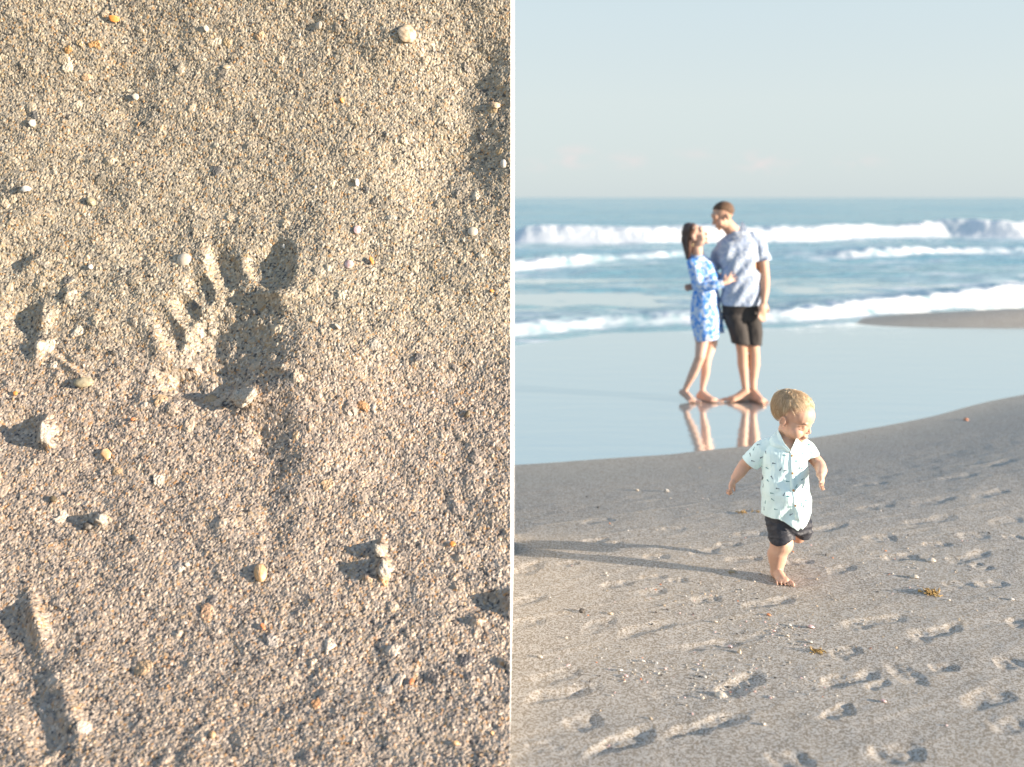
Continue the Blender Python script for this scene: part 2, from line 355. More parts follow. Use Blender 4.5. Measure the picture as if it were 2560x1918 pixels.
mr = N.new('ShaderNodeMapRange'); mr.inputs[3].default_value = .2; mr.inputs[4].default_value = .9; L.new(fo.outputs['Fac'], mr.inputs[0]); L.new(mr.outputs[0], b.inputs['Roughness'])
bump(msea, 1.3, .10, .6, (1, 2.4, 1), 5)
bump(msea, 9, .02, .6, (1, 1.8, 1), 3)
sea = tag(link("sea", me, msea), kind='structure')

# ------------------------------------------------------------------ SAND BANK (left): a steep bank with a child's footprint
def Yf(py):
    t = py/1918.0
    return 4.45-1.4*np.sign(t)*np.abs(t)**1.6
pyv = nonuni([(-260, -20, 18, 3), (-20, 1950, 1.38, 1.38), (1950, 2150, 3, 20)])
# profile in (Y, z) and arc length
YY = Yf(pyv); ZZ = H-(pyv-HZ)*YY/F
dY = np.gradient(YY); dZ = np.gradient(ZZ); ds = np.hypot(dY, dZ); arc = np.cumsum(ds)
nY = -np.abs(dZ)/ds; nZ = np.abs(dY)/ds*np.sign(1)
xs = nonuni([(-6, -2.25, .25, .02), (-2.25, -.0062, .0023, .0023)])
BXg, _ = np.meshgrid(xs, pyv); ARC = np.repeat(arc[:, None], len(xs), 1)
BYg = np.repeat(YY[:, None], len(xs), 1); BZg = np.repeat(ZZ[:, None], len(xs), 1)
NY = np.repeat(nY[:, None], len(xs), 1); NZ = np.repeat(nZ[:, None], len(xs), 1)
qx_ = (1280+BXg/BYg*F)/k; qy_ = np.repeat(pyv[:, None], len(xs), 1)/k   # relief laid out on a 2212 x 1657 plan of the face
Sc = BYg*k/F                                                            # metres per plan unit
def ell(cx, cy, a, bb, ang, soft=.18, wob=.12, seed=0):
    x = qx_-cx; y = qy_-cy; c, s_ = math.cos(R(ang)), math.sin(R(ang))
    u_ = (x*c+y*s_)/a; v_ = (-x*s_+y*c)/bb
    r = np.sqrt(u_*u_+v_*v_)+wob*fbm(qx_*.03+seed, qy_*.03, 3, seed)
    return 1/(1+np.exp(np.clip((r-1)/soft*2.2, -40, 40)))
def gs(cx, cy, a, bb, ang=0):
    x = qx_-cx; y = qy_-cy; c, s_ = math.cos(R(ang)), math.sin(R(ang))
    return np.exp(-(((x*c+y*s_)/a)**2+((-x*s_+y*c)/bb)**2))
hh = np.zeros(BXg.shape)
rimc = .010
# big toe, toes, ball and sole, arch, heel
D = []
D.append((ell(592, 576, 47, 52, 12, .36, .12, 1), .042))
D.append((ell(485, 583, 29, 46, -18, .40, .10, 2), .031))
D.append((ell(434, 630, 25, 36, -28, .40, .10, 3), .025))
D.append((ell(406, 672, 26, 34, -30, .40, .10, 4), .029))
D.append((ell(368, 718, 22, 42, -34, .42, .10, 5), .024))
D.append((ell(528, 752, 92, 122, 28, .40, .20, 6), .082))
D.append((ell(470, 835, 110, 40, 4, .3, .16, 7), .060))
D.append((ell(600, 985, 48, 120, -6, .7, .2, 8), .026))
D.append((ell(610, 1110, 36, 60, 0, .6, .15, 9), .018))
dep = np.zeros(BXg.shape)
for q_, (e_, dpt) in enumerate(D):
    cx_, hw_, r0_ = [(592, 50, .8), (485, 26, 1.), (432, 26, 1.), (408, 28, 1.), (368, 28, 1.), (545, 120, .0), (480, 115, .0), (605, 55, .0), (610, 45, .0)][q_]
    e_ = e_*(1-(1-r0_)*np.clip((qx_-cx_+hw_)/(2*hw_), 0, 1))
    dep = np.maximum(dep, e_*dpt)
hh -= dep
for g, hgt in [((668, 735, 165, 170, 20), .066), ((668, 590, 50, 60, 0), .008), ((680, 1000, 90, 140, -6), .016), ((612, 655, 14, 30, -18), .014), ((590, 643, 50, 10, 6), .026), ((525, 640, 14, 22, 30), .004),
               ((335, 740, 18, 60, -30), .008), ((640, 590, 20, 60, 10), .016), ((440, 560, 14, 40, -25), .006),
               ((530, 858, 34, 20, 10), .040), ((610, 800, 18, 12, 0), .012), ((585, 790, 14, 12, 0), .008), ((640, 820, 18, 10, 20), .008), ((685, 850, 24, 14, 20), .010),
               ((400, 880, 80, 18, 6), .010),
               ((862, 90, 60, 40, 0), .02), ((960, 250, 30, 60, 0), .018), ((1105, 340, 44, 90, 0), .012), ((1140, 200, 50, 80, 0), .02),
               ((98, 690, 18, 30, 20), .035), ((75, 570, 26, 14, -20), .028), ((85, 760, 14, 30, 10), .022), ((100, 930, 16, 24, 0), .045), ((108, 960, 10, 14, 0), .03),
               ((218, 1122, 14, 14, 0), .034), ((823, 1187, 9, 15, 10), .040), ((826, 1230, 13, 19, 15), .046), ((795, 1250, 12, 8, 0), .02),
               ((80, 1345, 17, 50, -12), .040), ((150, 1540, 26, 90, -14), .022), ((1110, 1302, 22, 24, 0), .060), ((1030, 1345, 12, 9, 0), .022),
               ((160, 800, 60, 8, 38), .010), ((150, 780, 50, 6, 38), -.008), ((850, 1090, 60, 10, 0), .012), ((320, 815, 12, 60, 20), .008),
               ((225, 720, 40, 40, 0), .008), ((1100, 1440, 30, 9, 35), .02), ((150, 640, 14, 20, 0), .02), ((60, 470, 40, 12, -10), .012)]:
    hh += gs(*g)*hgt
for g, hgt in [((985, 330, 95, 130, 10), .045), ((1040, 140, 60, 80, 0), .030), ((960, 170, 50, 80, 0), .018), ((50, 690, 44, 60, 0), .035), ((35, 560, 50, 24, 0), .022),
               ((52, 930, 46, 34, 0), .030), ((20, 1430, 80, 130, 0), .034), ((100, 1590, 45, 60, -15), .03), ((1060, 1300, 60, 22, 6), .03), ((60, 190, 60, 22, 0), .008),
               ((300, 100, 60, 30, 10), .012), ((280, 245, 70, 20, 8), .012), ((200, 400, 60, 20, 20), .010), ((770, 1215, 60, 22, 0), .016), ((780, 120, 90, 160, 30), -.020),
               ((160, 1120, 60, 18, 10), .018), ((700, 470, 90, 50, 20), -.006), ((620, 470, 60, 30, 0), .008), ((740, 1000, 60, 20, 0), .008)]:
    hh -= gs(*g)*hgt
hh *= 1.0
hh += .020*fbm(qx_*.0042+3, qy_*.0058, 3, 70)+.010*fbm(qx_*.014, qy_*.02, 3, 71)+.0045*fbm(qx_*.05, qy_*.06, 3, 73)
hh += .016*fbm(qx_*.03, qy_*.03, 3, 77)*np.clip(dep/.03, 0, 1)
edge = sstep(-.02, -.0062, BXg)
turned = np.clip(dep/.05, 0, 1)
g1, a1, a2, a3 = grains(BXg, ARC, .0070, 200)
lump, b1_, b2_, b3_ = grains(BXg, ARC, .034, 300)
big = (b1_ > .972)*1.0
g2, c1_, c2_, c3_ = grains(BXg+.3, ARC+.2, .0075, 400)
hh += g1*(.0034+.0026*a2)+.0010*g2+big*np.maximum(lump-.35, 0)*.010
hh += .008*np.clip(fbm(qx_*.11, qy_*.11, 2, 90)-.2, 0, 1)
Vb = np.stack([BXg, BYg+NY*hh, BZg+NZ*hh], -1)
# colours of the single grains (quartz, shell, coral, dark mineral)
pal = np.array([[.44, .39, .31], [.53, .47, .37], [.36, .33, .28], [.65, .60, .50], [.25, .235, .21], [.075, .07, .065], [.50, .31, .14], [.48, .38, .24], [.43, .42, .38], [.56, .40, .26]])
cum = np.cumsum([.20, .18, .15, .11, .10, .085, .025, .06, .06, .03]); cum /= cum[-1]
idx = np.searchsorted(cum, np.clip(a1, 0, .999)); colr = pal[np.clip(idx, 0, 9)]*(0.85+.3*a3[..., None])
i2 = np.searchsorted(cum, np.clip(b2_, 0, .999)); colb = pal[np.clip(i2, 0, 9)]*(.95+.3*b3_[..., None])
mb = ((big > 0) & (lump > .45))[..., None]
colr = np.where(mb, np.maximum(colb, .16), colr)
colr *= np.array([.755, .695, .615])
# grain colours turn slightly pinker towards the lower part of the face
lower_tint = sstep(620, 900, qy_)[..., None]
colr = colr*(1-lower_tint)+colr*np.array([1.03, .975, 1.03])*lower_tint
nr, nc = BXg.shape
V = Vb.reshape(-1, 3); C = colr.reshape(-1, 3)
Fq = [grid_faces(nr, nc, 0, True)]
# right-hand end of the bank: a cut face running back, then the hidden top and back
ne = 90; tt = np.linspace(0, 1, ne)
fe = Vb[:, -1, :]; YB = 5.3
back = np.stack([np.full(nr, .0135), np.full(nr, YB), fe[:, 2]], -1)
side = fe[:, None, :]*(1-tt)[None, :, None]+back[:, None, :]*tt[None, :, None]
sn = grains(side[..., 1]+9, side[..., 2], .0125, 210)
side[:, 1:-1, 0] += -.0012*sn[0][:, 1:-1]
off = len(V); V = np.concatenate([V, side.reshape(-1, 3)])
si = np.searchsorted(cum, np.clip(sn[1], 0, .999)); C = np.concatenate([C, (.25+.6*pal[np.clip(si, 0, 9)].reshape(-1, 3))*np.array([.95, 1.0, 1.08])])
Fq.append(grid_faces(nr, ne, off, True))
# top going back and rear face
topf = Vb[0, ::8, :]; nt_ = len(topf); rows = []
for (yb_, zz_) in ((0, 0), (.5, .12), (1.2, .15), (2.4, .02), (3.6, -.5), (5.2, -1.6), (6.2, -3.6)):
    q = topf.copy(); q[:, 1] += yb_; q[:, 2] += zz_
    if yb_ > 0: q[:, 0] = np.minimum(q[:, 0], .004-.05*yb_*0)
    rows.append(q)
topg = np.stack(rows, 0)
topg[1:, :, 1] = np.minimum(topg[1:, :, 1], YB)
off = len(V); V = np.concatenate([V, topg.reshape(-1, 3)]); C = np.concatenate([C, np.tile([.4, .35, .28], (topg.shape[0]*nt_, 1))])
Fq.append(grid_faces(topg.shape[0], nt_, off))
me = mesh_np("sand_bank", V, np.concatenate(Fq)); attr(me, "grain", C)
mbank = mat("shelly_sand", (.4, .35, .28), .5, .5); t, b = nodes(mbank); N = t.nodes; L = t.links
a = N.new('ShaderNodeAttribute'); a.attribute_name = 'grain'; L.new(a.outputs['Color'], b.inputs['Base Color'])
b.inputs['Roughness'].default_value = .42; b.inputs['Specular IOR Level'].default_value = .6
bump(mbank, 260, .004, .5, (1, 1, 1), 2)
bank = tag(link("sand_bank", me, mbank), kind='structure')
bank.location = (0, 0, 0)
step = 4
sub = Vb[::step, ::step, :]; snr, snc = sub.shape[:2]
BANK = BVHTree.FromPolygons([tuple(v) for v in sub.reshape(-1, 3)], [tuple(q) for q in grid_faces(snr, snc, 0, True).tolist()])
yi = [i for i in range(0, len(gy), 3) if 2.5 < gy[i] < 9]; xi = [i for i in range(0, len(gx), 3) if -.3 < gx[i] < 5.5]
gs_ = np.stack([X, Y, Zt], -1)[np.ix_(yi, xi)]
TER = BVHTree.FromPolygons([tuple(v) for v in gs_.reshape(-1, 3)], [tuple(q) for q in grid_faces(len(yi), len(xi)).tolist()])
def on_bank(u_, v_):
    d = Vector(((u_*k-1280)/F, 1, -(v_*k-HZ)/F)).normalized(); h = BANK.ray_cast(Vector((0, 0, H)), d)
    if h[0] is None: p = P(u_*k, v_*k, float(Yf(v_*k))); return p, Vector((0, -1, 0))
    return h[0], (h[1] if h[1].y < 0 else -h[1])
def on_ground(u_, v_):
    d = Vector(((u_*k-1280)/F, 1, -(v_*k-HZ)/F)).normalized(); h = TER.ray_cast(Vector((0, 0, H)), d)
    if h[0] is None:
        p = G(u_*k, v_*k); return p, Vector((0, 0, 1))
    return h[0], (h[1] if h[1].z > 0 else -h[1])

# ------------------------------------------------------------------ SHELLS, PEBBLES, SEAWEED
def bm_mesh(name, bm, sm=True):
    me = bpy.data.meshes.new(name); bmesh.ops.recalc_face_normals(bm, faces=bm.faces); bm.to_mesh(me); bm.free()
    if sm: smooth(me)
    return me
def dome(r, asp=1.0, ribs=0, hgt=.42, wave=.0, seed=0, n=28, m=9, conc=0):
    """a bivalve shell lying hollow side down: fan outline, ribs from the hinge, real thickness"""
    rn = random.Random(seed); bm = bmesh.new(); top = []; bot = []
    for i in range(m+1):
        t_ = i/m; ra = []; rb_ = []
        for j in range(n):
            a_ = 2*math.pi*j/n
            rr_ = r*(1+.10*math.cos(a_-math.pi/2)+wave*math.sin(5*a_+seed))
            x = math.cos(a_)*rr_*t_*asp; y = math.sin(a_)*rr_*t_
            hh_ = hgt*r*(1-t_**2.2)
            if ribs:
                an = math.atan2(x/asp, y+r*.98); hh_ += .035*r*math.cos(an*ribs*2)*min(1, t_*2)
            if conc: hh_ += .03*r*math.sin(math.hypot(x, y+r)/r*conc*3)
            ra.append(bm.verts.new((x, y, hh_+.02*r))); rb_.append(bm.verts.new((x*.93, y*.93, hh_-.07*r)))
        top.append(ra); bot.append(rb_)
    for g_, fl in ((top, 0), (bot, 1)):
        for i in range(m):
            for j in range(n):
                q = [g_[i][j], g_[i+1][j], g_[i+1][(j+1) % n], g_[i][(j+1) % n]]
                if i == 0: q = [g_[0][0], g_[1][j], g_[1][(j+1) % n]] if False else q
                bm.faces.new(q if not fl else q[::-1])
    for j in range(n): bm.faces.new([top[m][j], bot[m][j], bot[m][(j+1) % n], top[m][(j+1) % n]])
    bmesh.ops.remove_doubles(bm, verts=bm.verts, dist=r*1e-4)
    return bm
def pebble(a_, b_, c_, seed=0, lum=.12, sub=4):
    bm = bmesh.new(); bmesh.ops.create_icosphere(bm, subdivisions=sub, radius=1)
    co = np.array([v.co for v in bm.verts]); n_ = fbm(co[:, 0]*1.5+seed, co[:, 1]*1.5+co[:, 2]*1.1, 3, seed)
    n2_ = fbm(co[:, 0]*6+seed, co[:, 1]*6+co[:, 2]*5, 3, seed+5)
    for v, q, q2 in zip(bm.verts, n_, n2_): v.co = Vector((v.co.x*a_, v.co.y*b_, v.co.z*c_))*(1+lum*3*q+lum*.5*q2)
    return bm
def shard(pts, th, curve=.25, seed=0):
    """a broken piece of shell: an outline with thickness, curved"""
    bm = bmesh.new(); r_ = max(math.hypot(*p) for p in pts); n = len(pts)*3; P2 = []
    for i in range(n):
        f = i/3; a_ = pts[int(f) % len(pts)]; b_ = pts[(int(f)+1) % len(pts)]; t_ = f-int(f)
        P2.append((a_[0]+(b_[0]-a_[0])*t_, a_[1]+(b_[1]-a_[1])*t_))
    T = []; B = []
    for i in range(7):
        s_ = i/6
        zt = lambda x, y: curve*(r_-(x*x+.3*y*y)/r_)
        T.append([bm.verts.new((x*s_, y*s_, zt(x*s_, y*s_)+th*(1 if i < 6 else .4))) for x, y in P2]); B.append([bm.verts.new((x*s_, y*s_, zt(x*s_, y*s_)-th*.2)) for x, y in P2])
    for i in range(6):
        for j in range(n):
            bm.faces.new([T[i][j], T[i+1][j], T[i+1][(j+1) % n], T[i][(j+1) % n]]); bm.faces.new([B[i][j], B[i][(j+1) % n], B[i+1][(j+1) % n], B[i+1][j]])
    for j in range(n): bm.faces.new([T[6][j], B[6][j], B[6][(j+1) % n], T[6][(j+1) % n]])
    bmesh.ops.remove_doubles(bm, verts=bm.verts, dist=r_*1e-4)
    return bm
MS = {}
def smat(name, c1_, c2_, scale=60, stretch=(1, 1, 1), rough=.5, bmp=.0006):
    if name in MS: return MS[name]
    m = mat(name, c1_, rough, .5); noise_col(m, c1_, c2_, scale, .35, .65, 4, stretch=stretch); bump(m, 160, bmp, .7)
    MS[name] = m; return m
SM = dict(
 orange=smat('orange_shell', (.62, .20, .035), (.72, .32, .09)), cream=smat('cream_shell', (.44, .38, .30), (.58, .51, .41)),
 white=smat('white_shell', (.46, .43, .38), (.60, .56, .50)), pink=smat('pink_shell', (.55, .30, .27), (.72, .56, .52)),
 tan=smat('tan_shell', (.34, .25, .15), (.62, .50, .36)), olive=smat('olive_pebble', (.24, .20, .13), (.38, .33, .22)),
 brown=smat('brown_pebble', (.10, .075, .04), (.20, .15, .09)), dark=smat('dark_pebble', (.04, .035, .03), (.12, .10, .08)),
 rust=smat('rust_shell', (.50, .15, .05), (.60, .26, .12)), beige=smat('beige_shell', (.50, .42, .33), (.62, .55, .46)),
 clump=smat('sand_clump', (.26, .22, .175), (.56, .49, .40), 150, bmp=.004), gold=smat('gold_shell', (.58, .32, .13), (.70, .46, .27)))
IRR = [(-.5, -.8), (.35, -1), (.9, -.3), (.7, .6), (-.1, 1), (-.85, .4)]
def irr(sx, sy, seed):
    r_ = random.Random(seed); return [(x*sx*r_.uniform(.75, 1.15), y*sy*r_.uniform(.75, 1.15)) for x, y in IRR]
def place(name, bm, m, u_, v_, where, roll, lift, label, cat, group=None, tilt=0):
    p, n = (on_bank if where == 'bank' else on_ground)(u_, v_)
    me = bm_mesh(name, bm); o = link(name, me, m)
    # local z along the surface normal, local y "up the picture" turned by roll
    up = Vector((0, 0, 1)) if where == 'bank' else Vector((0, 1, 0))
    yv = (up-n*up.dot(n)).normalized(); xv = yv.cross(n); M = Matrix((xv, yv, n)).transposed().to_4x4()
    o.matrix_world = Matrix.Translation(p+n*lift) @ M @ Matrix.Rotation(R(roll), 4, 'Z') @ Matrix.Rotation(R(tilt), 4, 'Y')
    return tag(o, label, cat, group)
def mpu(v_): return Yf(v_*k)*k/F                   # metres per plan unit on the bank
def bk(kind, u_, v_, w_, h_, m, roll, label, name='seashell', cat='shell', seed=0, **kw):
    q = mpu(v_); a_ = w_*q/2; b_ = h_*q/2
    if kind == 'dome': bm = dome(b_, a_/b_, seed=seed, **kw); lift = b_*.02
    elif kind == 'peb': bm = pebble(a_, b_, min(a_, b_)*.75, seed, **kw); lift = min(a_, b_)*.18
    else: bm = shard(irr(a_, b_, seed), min(a_, b_)*.16+.0012, **kw); lift = min(a_, b_)*.02+.001
    return place(name, bm, SM[m], u_, v_, 'bank', roll, lift+.004, label, cat, 'shells and pebbles on the steep sand bank', kw.get('tilt', 0) if False else (18 if kind == 'shard' else 8))
bk('shard', 247, 40, 28, 18, 'orange', -15, 'bright orange shell shard near the top left of the sand bank', seed=1)
bk('dome', 880, 76, 42, 42, 'tan', 20, 'large round worn tan and pink shell near the top of the sand bank', seed=2, ribs=9, wave=.05)
bk('dome', 690, 55, 17, 20, 'cream', 160, 'small cream fan shell left of the large tan shell', seed=3, ribs=8)
bk('shard', 70, 266, 20, 20, 'white', 10, 'chalky white shell chip with a long shadow at upper left edge', seed=4)
bk('shard', 57, 412, 26, 16, 'white', 35, 'thin curved glossy white shell sliver below the chalky white chip', seed=5, curve=.6)
bk('peb', 197, 437, 22, 17, 'olive', -35, 'smooth tan oval pebble with a shadow at upper left of the footprint', 'pebble', 'pebble', seed=6)
bk('shard', 770, 395, 14, 22, 'white', 0, 'upright white rectangular shell piece above right of the footprint', seed=7)
bk('dome', 772, 497, 19, 16, 'pink', 70, 'small rosy pink shell below the white rectangular piece', seed=8, conc=2)
bk('dome', 1022, 502, 23, 22, 'cream', 30, 'plain off-white round shell close to the right edge of the bank', seed=9)
bk('dome', 398, 561, 32, 31, 'cream', 200, 'large round pale beige shell left of the toe prints', seed=10, conc=1)
bk('dome', 755, 571, 20, 20, 'pink', 120, 'small round pinkish white shell right of the big toe print', seed=11)
bk('shard', 802, 565, 12, 22, 'orange', 20, 'pointed orange shell shard beside the pinkish white shell', seed=12)
bk('peb', 182, 828, 38, 24, 'olive', 14, 'large smooth olive grey pebble left of the sole print', 'pebble', 'pebble', seed=13, lum=.07)
bk('shard', 738, 217, 13, 12, 'orange', 20, 'small orange shell chip below left of the large tan shell', seed=14)
bk('dome', 564, 1241, 27, 44, 'gold', 28, 'ribbed orange and cream shell below the heel print', seed=15, ribs=11, hgt=.5)
bk('peb', 116, 1080, 20, 12, 'brown', -25, 'glossy dark brown bean-shaped pebble at lower left', 'pebble', 'pebble', seed=16, lum=.05)
bk('peb', 190, 1139, 22, 19, 'dark', 25, 'rough black and brown pebble beside a pale sand clump', 'pebble', 'pebble', seed=17)
bk('shard', 231, 982, 24, 34, 'gold', 40, 'translucent tan wing-shaped shell fragment below the olive pebble', seed=18)
bk('shard', 727, 708, 12, 21, 'cream', 30, 'narrow cream shell rim right of the footprint', seed=19)
bk('peb', 1011, 895, 11, 17, 'brown', -20, 'small brown ringed bean at the end of a groove near the right edge', 'pebble', 'pebble', seed=20)
bk('shard', 567, 1356, 12, 20, 'rust', 30, 'small striped reddish shell below the ribbed orange shell', seed=21)
bk('peb', 1070, 229, 22, 14, 'tan', 0, 'shaded golden brown pebble in the hollow at the right edge', 'pebble', 'pebble', seed=22)
bk('peb', 459, 1590, 13, 21, 'gold', 10, 'smooth honey-coloured oval pebble near the bottom of the bank', 'pebble', 'pebble', seed=23, lum=.05)
bk('shard', 890, 1475, 14, 16, 'rust', -20, 'dark rust red shell chip in the lower right of the bank', seed=24)
bk('shard', 978, 1177, 16, 14, 'orange', 30, 'crooked orange shell chip right of the two sand lumps', seed=25)
bk('shard', 35, 850, 13, 10, 'orange', 0, 'orange shell flake at the left edge beside the olive pebble', seed=26)
bk('shard', 287, 908, 12, 10, 'rust', 50, 'pinkish orange shell chip between olive pebble and sole print', seed=27)
bk('shard', 196, 578, 18, 12, 'white', -30, 'translucent white curved shell flake left of the beige round shell', seed=28, curve=.5)
bk('dome', 490, 146, 17, 10, 'tan', 10, 'half-buried tan shell rim in a shadow in the upper middle', seed=29)
bk('shard', 294, 211, 19, 17, 'cream', 10, 'angular cream shell chunk below the orange shard', seed=30)
bk('shard', 615, 533, 9, 12, 'white', 10, 'tiny white shell flake just above the big toe print', seed=31)
bk('shard', 445, 62, 16, 14, 'cream', -10, 'faint cream shell piece between orange shard and fan shell', seed=32)
bk('peb', 246, 762, 13, 10, 'dark', 0, 'tiny dark brown pebble above the olive pebble', 'pebble', 'pebble', seed=33)
bk('dome', 1088, 355, 14, 20, 'white', 0, 'whitish shell chip cut off by the right end of the bank', seed=34)
bk('peb', 985, 1608, 14, 12, 'gold', 0, 'pale yellow pebble near the bottom right of the bank', 'pebble', 'pebble', seed=35)
bk('shard', 1062, 1585, 12, 9, 'gold', 20, 'amber shell chip at the bottom right of the bank', seed=36)
bk('shard', 1061, 630, 12, 9, 'orange', 20, 'small orange shell flake right of the upright cream shell at the right edge', seed=37)
bk('peb', 405, 1222, 12, 12, 'cream', 0, 'round white bead-like pebble left of the ribbed orange shell', 'pebble', 'pebble', seed=38)
bk('peb', 820, 1187, 16, 28, 'clump', 8, 'upper of two upright pale sand lumps casting shadows to the left', 'sand_lump', 'sand clump', seed=39, lum=.2)
bk('peb', 826, 1231, 24, 36, 'clump', -12, 'lower and larger of two upright pale sand lumps', 'sand_lump', 'sand clump', seed=40, lum=.2)
bk('peb', 527, 857, 64, 36, 'clump', 8, 'big crumbly pale sand clump at the lower edge of the sole print', 'sand_lump', 'sand clump', seed=41, lum=.3, sub=5)
bk('peb', 96, 935, 26, 40, 'clump', 8, 'crumbly pale sand lump at the left edge with a wide shadow', 'sand_lump', 'sand clump', seed=42, lum=.28)
bk('peb', 218, 1121, 20, 20, 'clump', 8, 'small pale sand lump right of the rough dark pebble', 'sand_lump', 'sand clump', seed=43, lum=.22)

# on the beach
GRP = 'shells lying on the grey beach'
def gd(kind, u_, v_, w_, h_, m, roll, label, seed, name='seashell', cat='shell', **kw):
    q = (H*F/(v_*k-HZ))*k/F; a_ = w_*q/2; b_ = h_*q/2
    if kind == 'dome': bm = dome(b_, a_/b_, seed=seed, **kw); lift = b_*.05
    elif kind == 'peb': bm = pebble(a_, b_, min(a_, b_)*.8, seed, **kw); lift = min(a_, b_)*.4
    else: bm = shard(irr(a_, b_, seed), min(a_, b_)*.25+.001, **kw); lift = min(a_, b_)*.2
    return place(name, bm, SM[m], u_, v_, 'ground', roll, lift, label, cat, GRP, 10)
gd('dome', 1556, 1503, 26, 28, 'cream', 250, 'large cream clam shell in a curved footprint in the foreground', 101, ribs=8, hgt=.5)
gd('dome', 2012, 1212, 22, 22, 'beige', 90, 'pale fan shell on the sand behind the larger seaweed tuft', 102, ribs=8, hgt=.55)
gd('dome', 1976, 1248, 15, 20, 'cream', 80, 'small tan-white shell between the boy and the larger seaweed tuft', 103, hgt=.6)
gd('shard', 1752, 1357, 18, 14, 'pink', 5, 'long pinkish white shell sliver in front of the boy', 104)
gd('shard', 1577, 1399, 12, 10, 'pink', 0, 'pink and white shell chip beside a shallow footprint', 105)
gd('peb', 1440, 1062, 10, 12, 'white', 0, 'round white pebble beyond the left of the boy', 106, 'pebble', 'pebble')
gd('peb', 1376, 1060, 8, 10, 'cream', 0, 'tiny cream pebble nearest the sand bank beyond the shadow', 107, 'pebble', 'pebble')
gd('peb', 1258, 1322, 13, 14, 'dark', 0, 'dark shell with long shadow at left foreground', 108)
gd('dome', 1319, 1326, 14, 14, 'tan', 40, 'small tan shell right of the dark shell in left foreground', 109)
gd('shard', 1167, 1421, 14, 12, 'cream', 0, 'cream shell chip near the left bottom of the beach', 110)
gd('dome', 1597, 1410, 9, 15, 'tan', 0, 'upright brown shell chip with long thin shadow', 111, hgt=.9)
gd('shard', 1750, 1389, 12, 10, 'white', 30, 'white flat shell chip above the small seaweed tuft', 112)
gd('shard', 1705, 1352, 12, 9, 'white', -20, 'white shell flake in the cluster in front of the boy', 113)
gd('shard', 1672, 1365, 11, 9, 'pink', 60, 'rosy shell flake at the left of the cluster in front of the boy', 114)
gd('shard', 1700, 1375, 11, 9, 'cream', 10, 'cream shell flake lowest in the cluster in front of the boy', 115)
gd('shard', 1340, 1450, 14, 10, 'white', 30, 'white shell flake among crumbs left of the cream clam shell', 116)
gd('shard', 1352, 1462, 12, 9, 'pink', 0, 'pink shell flake just below the white flake among crumbs', 117)
gd('shard', 1388, 1430, 14, 8, 'white', 20, 'long white shell sliver right of the crumbled sand patch', 118)
gd('peb', 1580, 1237, 16, 9, 'olive', 10, 'flat tan pebble just below the boy\'s leg shadow', 119, 'pebble', 'pebble')
gd('shard', 1642, 1240, 12, 8, 'white', 0, 'white shell flake inside the boy\'s leg shadow near his foot', 120)
gd('dome', 2087, 908, 12, 13, 'rust', 0, 'orange-brown lump on the far sand at upper right', 121, hgt=.8)
gd('shard', 1908, 1517, 15, 12, 'pink', 20, 'pink and white broken shell in the right foreground', 122)
gd('shard', 1545, 1345, 12, 9, 'cream', 20, 'cream flake left of the cluster in front of the boy', 123)
gd('peb', 2185, 1296, 11, 8, 'white', 0, 'white pebble at the far right level with the larger seaweed', 124, 'pebble', 'pebble')
gd('shard', 1660, 1330, 12, 9, 'rust', 0, 'small rust-coloured chip between the boy and the shell cluster', 125)
# loose crumbs of shell nobody could count
bm = bmesh.new(); rc = random.Random(5)
mats_c = [SM['white'], SM['cream'], SM['pink'], SM['rust'], SM['dark'], SM['tan']]
zones = [(1700, 1365, 80, 36, 40), (1370, 1450, 110, 45, 60), (1600, 1450, 260, 120, 60), (1850, 1180, 330, 120, 60), (1650, 1350, 480, 250, 200), (1400, 1100, 260, 120, 60),
         (1560, 1480, 90, 60, 50), (2000, 1250, 180, 80, 60), (1500, 1290, 300, 60, 70)]
for (cu, cv, su, sv, n_) in zones:
    for _ in range(n_):
        u_ = rc.gauss(cu, su/2); v_ = rc.gauss(cv, sv/2)
        if not (1112 < u_ < 2240 and 1010 < v_ < 1700): continue
        p, n = on_ground(u_, v_); s_ = rc.uniform(.0016, .0042)*(1+.6*(rc.random() < .12))
        M = Matrix.Translation(p+Vector((0, 0, s_*.3))) @ Euler((rc.uniform(-.6, .6), rc.uniform(-.6, .6), rc.uniform(0, 6.3))).to_matrix().to_4x4() @ Matrix.Diagonal((s_*rc.uniform(.9, 2), s_, s_*rc.uniform(.35, .9), 1))
        r_ = bmesh.ops.create_icosphere(bm, subdivisions=1, radius=1, matrix=M)
        mi = rc.choices(range(6), (30, 28, 10, 4, 12, 20))[0]
        for f in {f for v in r_['verts'] for f in v.link_faces}: f.material_index = mi
me = bm_mesh("shell_crumbs", bm, False); tag(link("shell_crumbs", me, mats_c), 'tiny broken shell crumbs sprinkled over the grey beach sand', 'shell crumbs', kind='stuff')

